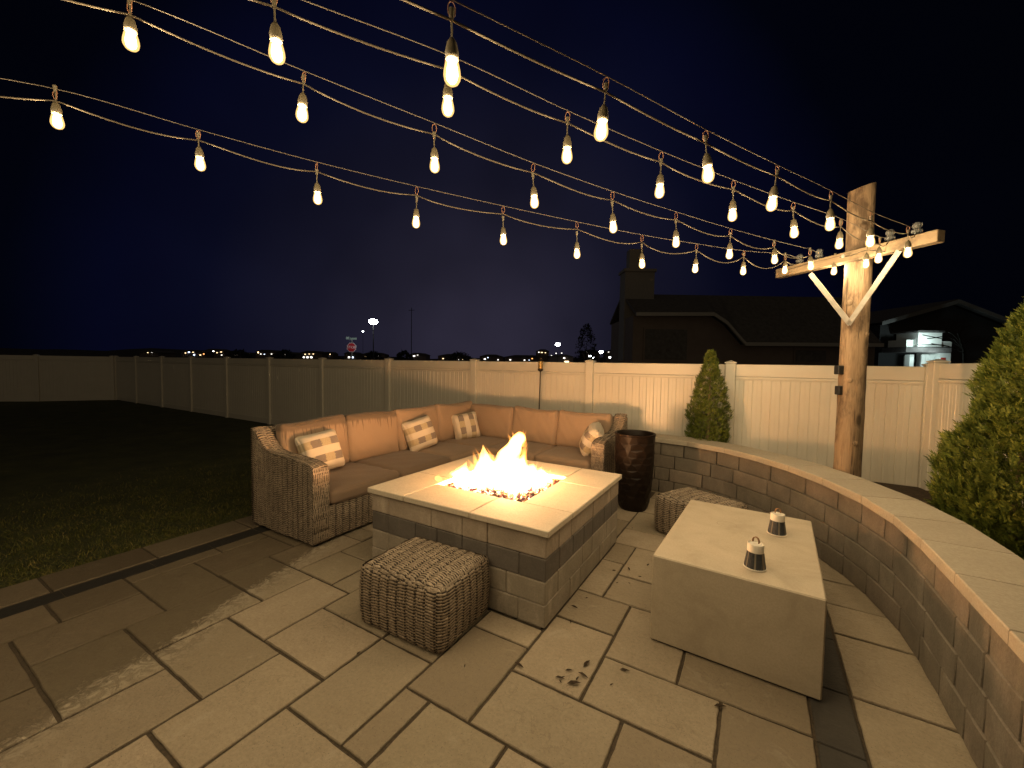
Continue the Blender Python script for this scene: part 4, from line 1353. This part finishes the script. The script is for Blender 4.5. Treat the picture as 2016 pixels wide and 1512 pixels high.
# ================================================================== EVERGREENS
def thuja(label, c, rad, z0, z1, n, mat, lean=(0, 0), prof=None, leaf=1.0, squash=(1, 1)):
    t = thing("evergreen_shrub", label, "shrub", (c[0], c[1], z0), 0)
    m = MB(); m.tube([(c[0], c[1], z0-.05), (c[0]+lean[0]*.6, c[1]+lean[1]*.6, z0+(z1-z0)*.85)], [.03, .008], seg=8); m.build("trunk", MAT['pole'], t, smooth=180)
    P, F = [], []
    k = 0
    lob = [(RNG.uniform(0, 6.28), RNG.uniform(0, 1), RNG.uniform(.6, 1.25)) for _ in range(40)]
    la_ = np.array(lob)
    for i in range(n):
        u = RNG.uniform(0, 1)**1.25
        th = RNG.uniform(0, 2*math.pi)
        pr = np.interp(u, prof[0], prof[1])
        da = np.abs((la_[:, 0]-th+math.pi) % (2*math.pi)-math.pi); dd = (da*1.3)**2+((la_[:, 1]-u)*7)**2
        j = np.argmin(dd)
        pr *= .86+.34*(la_[j, 2]-.9)-.20*min(1, dd[j]*1.5)+.10
        fr = 1-abs(RNG.normal(0, .16))
        if fr < .3: continue
        r = rad*pr*fr
        ce = np.array([c[0]+lean[0]*u+r*math.cos(th)*squash[0], c[1]+lean[1]*u+r*math.sin(th)*squash[1], z0+(z1-z0)*u])
        out = np.array([math.cos(th), math.sin(th), 0])
        ax = out*RNG.uniform(.25, .9)+np.array([0, 0, RNG.uniform(.5, 1.1)])+RNG.normal(0, .22, 3); ax /= np.linalg.norm(ax)
        side = np.cross(ax, out+RNG.normal(0, .5, 3)); side /= np.linalg.norm(side)+1e-9
        L = RNG.uniform(.055, .10)*leaf*(.7+.3*pr)
        nl = 7
        for q in range(nl):
            tt = q/(nl-1)
            if q == nl-1:
                b = ce+ax*L*.62; d = ax*L*.5
            else:
                sg = 1 if q % 2 else -1
                b = ce+ax*L*(.05+.62*tt); d = (ax*.75+side*sg*.75)*L*(.52-.22*tt)
            w = np.cross(d, np.cross(ax, side)); w /= np.linalg.norm(w)+1e-9; w = w*L*.075
            P += [b, b+d*.45+w, b+d, b+d*.45-w]; F.append((k, k+1, k+2, k+3)); k += 4
    g = MB(); g.add(np.array(P), F)
    g.build("crown", mat, t)
    return t
MAT['thuja'] = m_foliage("thuja_foliage", [(0, (.045,.068,.012)), (.5, (.135,.165,.024)), (1, (.21,.235,.045))])
thuja("small cone-shaped evergreen shrub against the fence, left of the wooden pole", (-.555, 6.20), .315, .40, 1.93, 4200, MAT['thuja'],
      prof=([0, .05, .2, .45, .7, .88, 1], [.72, .92, 1.0, .86, .58, .30, .05]), squash=(1, .8), leaf=.8)
thuja("large bushy evergreen shrub at the right edge behind the curved wall", (1.56, 4.22), .52, .38, 2.22, 13500, MAT['thuja'], lean=(.02, -.20),
      prof=([0, .06, .22, .45, .68, .86, 1], [.80, .96, 1.0, .86, .62, .36, .10]), leaf=.95, squash=(.85, 1))

# ================================================================== FALLEN LEAVES
def on_ground(px, py, z=.003):
    d = CF+(px-PW/2)/FPX*CR-(py-PH/2)/FPX*CU
    return EYE+d*((z-EYE[2])/d[2])
leafpx = [(1131,1196,1.3),(1123,1225,1.0),(1022,1311,1.5),(1155,1308,1.6),(1120,1321,1.0),(1148,1331,1.5),(1130,1347,1.8),(1102,1336,1.2),(1103,1343,.6),(1230,1321,1.3),(1204,1349,.6),
          (1238,1121,1.2),(1209,1124,.8),(1276,1113,1.0),(1260,1136,.7),(1215,1148,.5),(1239,1149,.5),(1245,1040,.6),(915,1312,.6),(706,1287,.8),(1418,1392,1.4),(1155,1178,.5),(1109,1334,.5),(1137,1337,.8)]
for i, (px, py, sz) in enumerate(leafpx):
    p = on_ground(px, py)
    L = .022*sz; a = RNG.uniform(0, 3.1)
    m = MB(); n = 5
    pts = np.array([(-1, 0), (-.4, .28), (.3, .22), (1, 0), (.3, -.26), (-.4, -.2)])*L
    up = .25*L
    v = [(x, y, .0035+abs(y)*.9+up*max(0, x/L)*.5) for x, y in pts]+[(0, 0, .002)]
    m.add(v, [(6, j, (j+1) % 6) for j in range(6)])
    o = m.build("fallen_leaf", MAT['leafdead'], None)
    o.location = p; o.rotation_euler = (0, 0, a)
    tag(o, "small curled dead leaf lying on the pale paving", "leaf", "dead leaves scattered on the paving")

# ================================================================== BEYOND THE FENCE
def P3(px, py, D, extra=0.0):
    p = at(px, py, D); return p+FF*extra
def yh(px): return 716.9+.0159*(px-1008)
def rz_(px, py, D):                 # heading-frame (right, height) at distance D
    p = at(px, py, D); q = p-EYE
    return q @ FR, p[2]
def hp(r, f, z): return FR*r+FF*f+np.array([0, 0, z])
HA = math.atan2(FR[1], FR[0])
MAT['siding'] = m_plain("dark_brown_siding", (.15,.12,.108), .8, var=.1, scale=2)
MAT['roofd'] = m_plain("dark_shingle_roof", (.09,.085,.085), .9, var=.25, scale=6)
MAT['trim'] = m_plain("pale_fascia", (.30,.29,.28), .6, var=.05)
MAT['darktree'] = m_plain("night_tree", (.02,.022,.015), .95)
MAT['nightpole'] = m_plain("dark_lamp_pole", (.006,.006,.006), .8)
def hull(m, ptsA, ptsB):
    n = len(ptsA)
    m.add(list(ptsA)+list(ptsB), [tuple(range(n)), tuple(range(2*n-1, n-1, -1))]+[(i, n+i, n+(i+1) % n, (i+1) % n) for i in range(n)])
def slab(m, a, b, c, d, th=.12):
    n = np.cross(np.array(b)-a, np.array(d)-a); n /= np.linalg.norm(n); n = n if n[2] > 0 else -n
    hull(m, [np.array(x) for x in (a, b, c, d)], [np.array(x)-n*th for x in (a, b, c, d)])
# neighbour's house
nb = thing("neighbour_house", "dark house with pale gutters and a chimney behind the fence, left of the pole", "house", tuple(hp(11, 20, -.5)))
D = 20
prof = [rz_(1245, 617, D), rz_(1394, 617, D), rz_(1420, 634, D), rz_(1456, 674, D), rz_(1720, 676, D)]
poly = [(prof[0][0], -.5)]+[(prof[-1][0], -.5)]+[(r, z-.12) for r, z in prof[::-1]]
m = MB(); hull(m, [hp(r, D, z) for r, z in poly], [hp(r, D+4.4, z) for r, z in poly]); m.build("wall", MAT['siding'], nb)
m = MB()
rt_ = 5.58
for (r0, z0), (r1, z1) in zip(prof[:-1], prof[1:]):
    slab(m, hp(r0-.0, D-.35, z0), hp(r1, D-.35, z1), hp(r1, D+2.25, rt_), hp(r0, D+2.25, rt_))
    slab(m, hp(r0, D+4.85, z0), hp(r1, D+4.85, z1), hp(r1, D+2.25, rt_), hp(r0, D+2.25, rt_))
m.build("roof", MAT['roofd'], nb)
m = MB()
for (r0, z0), (r1, z1) in zip(prof[:-1], prof[1:]):
    a, b = hp(r0, D-.38, z0-.02), hp(r1, D-.38, z1-.02)
    hull(m, [a, b, b-np.array([0,0,.17]), a-np.array([0,0,.17])], [x-FF*.1 for x in (a, b, b-np.array([0,0,.17]), a-np.array([0,0,.17]))])
m.build("gutter", MAT['trim'], nb)
m = MB()
D = 22
r0, zt_ = rz_(1223, 540, D); r1, zb_ = rz_(1278, 600, D)
D = 20.8
c = hp((r0+r1)/2, D+1.2, (zt_+2)/2); m.box(c, (r1-r0, 1.0, zt_-2), rz=HA)
m.box(hp((r0+r1)/2, D+1.2, zt_+.06), (r1-r0+.16, 1.16, .14), rz=HA)
r2, z2 = rz_(1233, 500, 22); r3, _ = rz_(1259, 500, 22)
m.box(hp((r2+r3)/2, D+1.2, (zt_+z2)/2+.1), (r3-r2, .6, z2-zt_), rz=HA)
m.build("chimney", m_plain("pale_chimney_stucco", (.20,.19,.185), .8), nb)
D = 20
for (pa, pb, ya, yb2) in ((1265, 1352, 645, 712), (1560, 1625, 686, 716)):
    a0, za = rz_(pa, ya, D); b0, zb2 = rz_(pb, yb2, D)
    m = MB(); m.box(hp((a0+b0)/2, D-.02, (za+zb2)/2), (b0-a0, .08, za-zb2), rz=HA)
    w_ = m.build("window", MAT['siding'], nb)
    m = MB(); m.box(hp((a0+b0)/2, D-.07, (za+zb2)/2), (b0-a0-.16, .03, za-zb2-.16), rz=HA)
    sub(m.build("pane", MAT['roofd'], None, local=True), w_).location = -Vector(nb.location)
# gabled house far right with a lit entry
D = 26
MAT['siding_black'] = m_plain('black_siding', (.025,.025,.027), .8)
MAT['trim_dark'] = m_plain('dull_bargeboard', (.13,.13,.13), .7)
gh = thing("gabled_house", "dark gabled house with a brightly lit white entry, right of the pole", "house", tuple(hp(27, D, -.5)))
ra, za = rz_(1716, 634, D); rb, zb2 = rz_(1862, 592, D); rc_, zc = rz_(1995, 642, D)
poly = [(ra+.4, -.5), (rc_-.4, -.5), (rc_-.4, zc-.2), (rb, zb2-.25), (ra+.4, za-.2)]
m = MB(); hull(m, [hp(r, D, z) for r, z in poly], [hp(r, D+10, z) for r, z in poly]); m.build("wall", MAT['siding_black'], gh)
m = MB()
slab(m, hp(ra, D-.5, za), hp(rb, D-.5, zb2), hp(rb, D+10, zb2), hp(ra, D+10, za), .1); slab(m, hp(rb, D-.5, zb2), hp(rc_, D-.5, zc), hp(rc_, D+10, zc), hp(rb, D+10, zb2), .1)
m.build("roof", MAT['roofd'], gh)
m = MB()
for (r0, z0), (r1, z1) in (((ra, za), (rb, zb2)), ((rb, zb2), (rc_, zc))):
    a, b = hp(r0, D-.52, z0-.04), hp(r1, D-.52, z1-.04); dn = np.array([0, 0, .24])
    hull(m, [a, b, b-dn, a-dn], [x-FF*.06 for x in (a, b, b-dn, a-dn)])
m.build("bargeboard", MAT['trim_dark'], gh)
MAT['litwhite'] = m_plain("lit_white_cladding", (.74,.78,.76), .6, var=.05, scale=2)
Dp = D-1.6
def pxbox(m, pa, pb, ya, yb2, Dd, th=.1, name=None):
    a0, z1_ = rz_(pa, ya, Dd); b0, z0_ = rz_(pb, yb2, Dd)
    m.box(hp((a0+b0)/2, Dd+th/2, (z0_+z1_)/2), (b0-a0, th, z1_-z0_), rz=HA)
m = MB()
pxbox(m, 1804, 1850, 655, 683, Dp, 1.4); pxbox(m, 1781, 1803.8, 669, 683, Dp+.3, 1.2); pxbox(m, 1850.3, 1870, 672, 683, Dp+.1, 1.3); pxbox(m, 1847, 1869, 695, 726, Dp, 1.4); pxbox(m, 1789, 1797, 698, 726, Dp, .3)
pb_ = m.build("porch", MAT['litwhite'], gh)
m = MB(); pxbox(m, 1781, 1870, 683.3, 694.6, Dp-.25, 1.6); pxbox(m, 1803, 1856, 650.5, 654.6, Dp-.2, 1.7); m.build("porch_roof", MAT['roofd'], gh)
m = MB(); pxbox(m, 1812, 1844, 698, 728, Dp+.25, .08)
for k in range(1, 4): pxbox(m, 1812+k*8-.3, 1812+k*8+.3, 699, 728, Dp+.23, .02)
m.build("garage_door", MAT['litwhite'], gh)
m = MB(); pxbox(m, 1779, 1788, 700, 726, Dp+.3, .05); m.build("window", MAT['galv'], gh)
m = MB(); pxbox(m, 1851, 1860, 704, 712, Dp-.03, .03); m.build("door_plaque", m_plain("red_plaque", (.35,.03,.02), .6), gh)
for (px, py, en) in ((1828, 676, 26), (1796, 700, 9), (1852, 699, 14)):
    L = bpy.data.lights.new("porch_lamp", 'POINT'); L.energy = en; L.color = (.80, 1.0, .95); L.shadow_soft_size = .1
    lo = bpy.data.objects.new("porch_lamp", L); COL.objects.link(lo); lo.parent = gh
    lo.location = Vector(P3(px, py, Dp-.75))-Vector(gh.location)
# bare tree in front of the lit entry
bt = thing("bare_tree", "bare branched tree crossing the lit entry of the gabled house", "tree", tuple(P3(1905, 735, 21.5)))
m = MB()
b0 = P3(1905, 735, 21.5); b0[2] = -.4
m.tube([b0, P3(1899, 690, 21.5), P3(1886, 655, 21.5)], [.10, .07, .03], seg=7); m.build("trunk", MAT['darktree'], bt)
m = MB()
for (a, b, c) in (((1898, 690), (1870, 672), (1816, 660)), ((1897, 686), (1868, 664), (1826, 667)), ((1895, 680), (1872, 655), (1850, 652)), ((1900, 696), (1862, 681), (1808, 680)), ((1898, 690), (1876, 684), (1835, 677)), ((1888, 660), (1895, 645), (1910, 640)), ((1896, 680), (1915, 665), (1930, 662))):
    m.tube(catmull([P3(*a, 21.5), P3(*b, 21.4), P3(*c, 21.3)], .25)+RNG.normal(0, .02, (1, 3)), .022, seg=5)
m.build("branch", MAT['darktree'], bt)

# low dark hill behind the town
m = MB()
rs = np.linspace(-900, 700, 60); 
hz = 9.5+2.2*np.sin(rs*.011)+1.4*np.sin(rs*.031+1)+1.0*np.sin(rs*.071)
m.grid(np.stack([np.stack([hp(r, 420, -.4) for r in rs]), np.stack([hp(r, 470, h) for r, h in zip(rs, hz)]), np.stack([hp(r, 900, h*.9) for r, h in zip(rs, hz)])]))
tag(m.build("hills", m_plain("night_hillside", (.03,.03,.035), 1.0, scale=.05), smooth=180), kind="structure")

# the town: small houses whose lit windows dot the night
WARM, WHITE, COOL, ORNG = (1.0,.72,.38), (1.0,.95,.85), (.62,.75,1.0), (1.0,.42,.12)
EM = {}
def em(c, s_):
    if (c, s_) not in EM:
        EM[(c, s_)] = m_emit("lit_window_glass", c, s_); EM[(c, s_)].cycles.emission_sampling = 'NONE'
    return EM[(c, s_)]
TOWN = [
 (276, 312, 691, [(285,692,2,1.4,WHITE),(292,694,2.5,2,WARM),(300,693.5,3,1.6,WHITE)], "distant house with three pale windows above the left fence corner"),
 (358, 400, 690, [(366,695,3,2,WARM),(373,693.5,4,2.2,COOL),(381,693.5,4,1.6,WARM),(383,698.5,3.5,2.4,COOL),(395,699,4,2,WARM),(402,697,3.5,2,ORNG)], "distant house with a crowded row of coloured windows"),
 (402, 442, 688, [(412,694,3,1.6,WARM),(421,691.5,4,2.2,WHITE),(428,694.5,3.5,1.6,WARM),(436,693,4,1.8,WARM),(437,699,3,1.6,WHITE)], "distant house whose warm windows step along its front"),
 (455, 470, 694, [(463,698,1.6,1.2,WHITE)], "tiny distant house with a single faint window"),
 (504, 545, 690, [(509,693.5,2,4.5,WARM),(514,697,3,1.6,WHITE),(521,697.5,3,1.4,COOL),(535,697,3,1.4,WHITE)], "distant house with one tall bright window at its left end"),
 (552, 575, 694, [(562,698,3,1.6,WHITE)], "small distant house with one long white window"),
 (592, 634, 692, [(598,703.5,5,2.4,WHITE),(605.5,703.5,4.5,3,WHITE),(613,703.5,4.5,3,WHITE),(601,697.5,3,2,WARM),(609,697,3,1.4,WARM),(617,697,3,1.4,WARM)], "distant building with a bright white ground floor row"),
 (636, 656, 694, [(643,698,3,1.8,COOL),(650,697.5,2.5,1.2,WARM),(646,701,4,1.4,COOL)], "distant house with bluish windows left of the stop sign"),
 (678, 702, 694, [(687,703.5,4,2.6,WHITE),(694,703.5,4.5,3.2,COOL)], "distant house with two bright lamps below the stop sign"),
 (712, 758, 695, [(719,702,5,1.4,WARM),(746,702,3,2,WHITE)], "distant long low house with dim windows right of the stop sign"),
 (806, 838, 696, [(815,701,4.5,2.4,WHITE),(822,698.8,3.5,1.4,WHITE)], "distant house with one white lamp near the fence post"),
 (862, 924, 698, [(872,706,3.5,2,WARM),(899,705,2,1.4,WHITE),(903,708,2,1.4,WHITE),(911,708,2.5,1.4,WARM)], "distant wide house with four small dim windows"),
 (944, 990, 699, [(954,707,4,2.6,WHITE),(960,704,3,2,COOL),(980,708.5,3,1.8,WHITE)], "distant house with bluish and white windows above the fence middle"),
 (994, 1058, 700, [(1004,708.5,4.5,2,WHITE),(1032,709,4,2,WHITE),(1041,709,2,1.4,COOL),(1047,706,3.5,2,ORNG)], "distant house with a single orange window left of the torch"),
 (1056, 1080, 689, [(1060,693.5,3,2,WHITE),(1066,694,5,1.8,WARM),(1073,694.5,3,1.4,WARM)], "distant house high on the slope with a cluster of warm windows"),
 (1081, 1128, 699, [(1085,700,2.5,1.6,WHITE),(1094,695.6,3,1.8,WHITE),(1105,695.2,3,1.6,WHITE),(1110,705,4,2.4,WHITE),(1115,712,11,3,WARM)], "distant house with a wide dim lit garage"),
 (1146, 1180, 690, [(1153,692.2,3.5,1.6,WHITE),(1173,692.2,3,1.2,WARM)], "distant house behind the street lamps on the right"),
 (1192, 1222, 690, [(1197,693,2.5,1.6,WHITE),(1203.5,693.5,4,1.6,WHITE),(1216,694.5,3.5,1.2,WHITE),(1209.5,710.5,2.5,2.5,WARM),(1215.5,709.5,2.5,2.5,WARM)], "distant house right beside the dark neighbour's wall"),
]
for i, (pa, pb, yt, wins, lbl) in enumerate(TOWN):
    D = 150+30*((i*7) % 5)
    a0, zt_ = rz_(pa, yt+2.5, D); b0, _ = rz_(pb, yt, D)
    _, zr = rz_(pa, yt-1.5, D)
    h = thing("distant_house", lbl, "house", tuple(hp((a0+b0)/2, D, -.35)), 0, "houses of the town beyond the fence")
    m = MB(); m.box(hp((a0+b0)/2, D+4, (zt_-.35)/2), (b0-a0, 8, zt_+.35), rz=HA); m.build("wall", MAT['siding'], h)
    m = MB(); e = .4
    tri = lambda f: [hp(a0-e, f, zt_), hp(b0+e, f, zt_), hp((a0+b0)/2+ (b0-a0)*.2, f+0, zr), hp((a0+b0)/2-(b0-a0)*.2, f+0, zr)]
    hull(m, tri(D-.4), tri(D+8.4)); m.build("roof", MAT['roofd'], h)
    for (px, py, w, hh_, c) in wins:
        r_, z_ = rz_(px, py, D-.12)
        m = MB(); m.box(hp(r_, D-.12, z_), (max(w, 2.2)*.72*D/FPX, .12, max(hh_, 1.6)*.72*D/FPX), rz=HA)
        m.build("window", em(c, 2.6 if hh_ > 2.1 else 1.3), h)

# street lamps
def street_lamp(label, px, py, D, size, strength, light=0):
    p = at(px, py, D)
    t = thing("street_lamp", label, "street lamp", (p[0], p[1], -.35), 0, "street lamps beyond the fence")
    m = MB(); m.tube([(p[0], p[1], -.35), (p[0], p[1], p[2]-size*.8)], [.05, .03], seg=8); m.build('pole', MAT['nightpole'], t)
    m = MB(); m.lathe([(0, -size*.72), (size*.55, -size*.6), (size*.95, -size*.2), (size, .05*size), (size*.8, size*.4), (0, size*.62)], c=tuple(p), seg=16)
    m.build("lamp_head", m_emit("lit_lamp_head", (.92, .97, 1.0), strength), t, smooth=180)
street_lamp("brightest white street lamp, right above the stop sign", 735, 633, 30, .30, 40)
street_lamp("white street lamp standing alone above the fence right of the torch", 1098, 678, 90, .52, 16)
street_lamp("white street lamp highest of the cluster beside the neighbour's wall", 1183.5, 692.5, 120, .60, 14)
street_lamp("small street lamp left of the cluster, above the fence post", 1161.5, 700.5, 130, .45, 10)
street_lamp("small street lamp lowest of the cluster, just above the fence post", 1169, 705, 130, .40, 9)
street_lamp("small street lamp at the cluster's right, next to the neighbour's wall", 1201.5, 703.5, 130, .45, 9)
street_lamp("tiny faint street lamp between the brightest lamp and the stop sign", 714.5, 652.5, 110, .26, 4)

# stop sign with street-name blades
D = 33
sp_ = at(692.5, 684, D)
sg_ = thing("stop_sign", "red octagonal stop sign with street name blades beyond the fence", "road sign", (sp_[0], sp_[1], -.35))
fx = FR; fz = np.array([0, 0, 1.0])
m = MB(); m.tube([(sp_[0], sp_[1], -.35), tuple(sp_+FF*.03+fz*.72)], .032, seg=8); m.build("post", MAT['galv'], sg_)
def octo(m, c, r, off, th):
    a = np.arange(8)*math.pi/4+math.pi/8
    A = [c-FF*off+fx*r*math.cos(x)+fz*r*math.sin(x) for x in a]; hull(m, A, [q+FF*th for q in A])
m = MB(); octo(m, sp_, .400, .05, .02); m.build("border", m_plain("white_sign_edge", (.75,.72,.70), .5), sg_)
m = MB(); octo(m, sp_, .365, .062, .01); m.build("face", m_plain("red_sign_face", (.50,.02,.03), .45, var=.03), sg_)
def text(body, size, name, parent, origin, mat):
    cu = bpy.data.curves.new(name, 'FONT'); cu.body = body; cu.size = size; cu.align_x = 'CENTER'; cu.align_y = 'CENTER'; cu.extrude = .003
    to = bpy.data.objects.new(name, cu); COL.objects.link(to)
    bpy.context.view_layer.update()
    me = bpy.data.meshes.new_from_object(to.evaluated_get(bpy.context.evaluated_depsgraph_get()))
    bpy.data.objects.remove(to)
    o = bpy.data.objects.new(name, me); COL.objects.link(o); me.materials.append(mat)
    o.parent = parent
    Mx = Matrix(((fx[0], 0, -FF[0], origin[0]-parent.location[0]), (fx[1], 0, -FF[1], origin[1]-parent.location[1]), (fx[2], 1, -FF[2], origin[2]-parent.location[2]), (0, 0, 0, 1)))
    o.matrix_basis = Mx
    return o
text("STOP", .30, "lettering", sg_, sp_-FF*.068, m_plain("white_sign_letters", (.8,.76,.74), .5))
m = MB(); m.box(sp_-FF*.0+fx*.12+fz*.70, (.55, .02, .15), rz=HA); m.box(sp_-fx*.33+fz*.74, (.24, .05, .2), rz=HA+.4); m.build("name_blade", m_plain("green_sign_blade", (.30,.40,.34), .5), sg_)

# utility pole and dark trees against the glow
up_ = at(810, 640, 150)
ut = thing("utility_pole", "dark utility pole with one crossarm far beyond the fence", "utility pole", (up_[0], up_[1], -.35))
zt_ = rz_(810, 606, 150)[1]
m = MB(); m.tube([(up_[0], up_[1], -.35), (up_[0], up_[1], zt_)], [.15, .10], seg=10); m.build("post", MAT['darktree'], ut)
m = MB(); m.box((up_[0], up_[1], zt_-.9), (2.4, .14, .16), rz=HA-.3); m.build("crossarm", MAT['darktree'], ut)
def dark_tree(label, px, ytop, D, w):
    b = at(px, ytop, D); t = thing("distant_tree", label, "tree", (b[0], b[1], -.35), 0, "dark trees beyond the fence")
    zt = b[2]
    m = MB(); m.tube([(b[0], b[1], -.35), (b[0], b[1], zt*.6)], [.16, .06], seg=6); m.build("trunk", MAT['darktree'], t)
    P, F = [], []; k = 0
    for i in range(900):
        u = RNG.uniform(.12, 1); th = RNG.uniform(0, 6.28); r = w*math.sin(math.pi*min(1, u*.85+.12))**.7*RNG.uniform(.2, 1)**.5
        c = np.array([b[0]+r*math.cos(th), b[1]+r*math.sin(th), -.35+(zt+.35)*u]); s_ = .14*D/60
        q = RNG.normal(0, s_, (3, 3)); P += [c+q[0], c+q[1], c+q[2]]; F.append((k, k+1, k+2)); k += 3
    g = MB(); g.add(np.array(P), F); g.build("crown", MAT['darktree'], t)
dark_tree("tall dark tree beside the neighbour's house wall", 1155, 640, 60, 1.7)
dark_tree("dark bushy tree above the fence middle", 905, 694, 80, 3.2)
dark_tree("dark rounded tree right of the stop sign", 735, 693, 90, 2.6)
dark_tree("dark rounded tree beside the distant utility pole", 795, 692, 90, 2.3)
dark_tree("dark rounded tree between two lit houses on the left", 560, 690, 100, 3.0)
dark_tree("dark spreading tree above the left fence posts", 470, 690, 100, 3.4)

#@@END
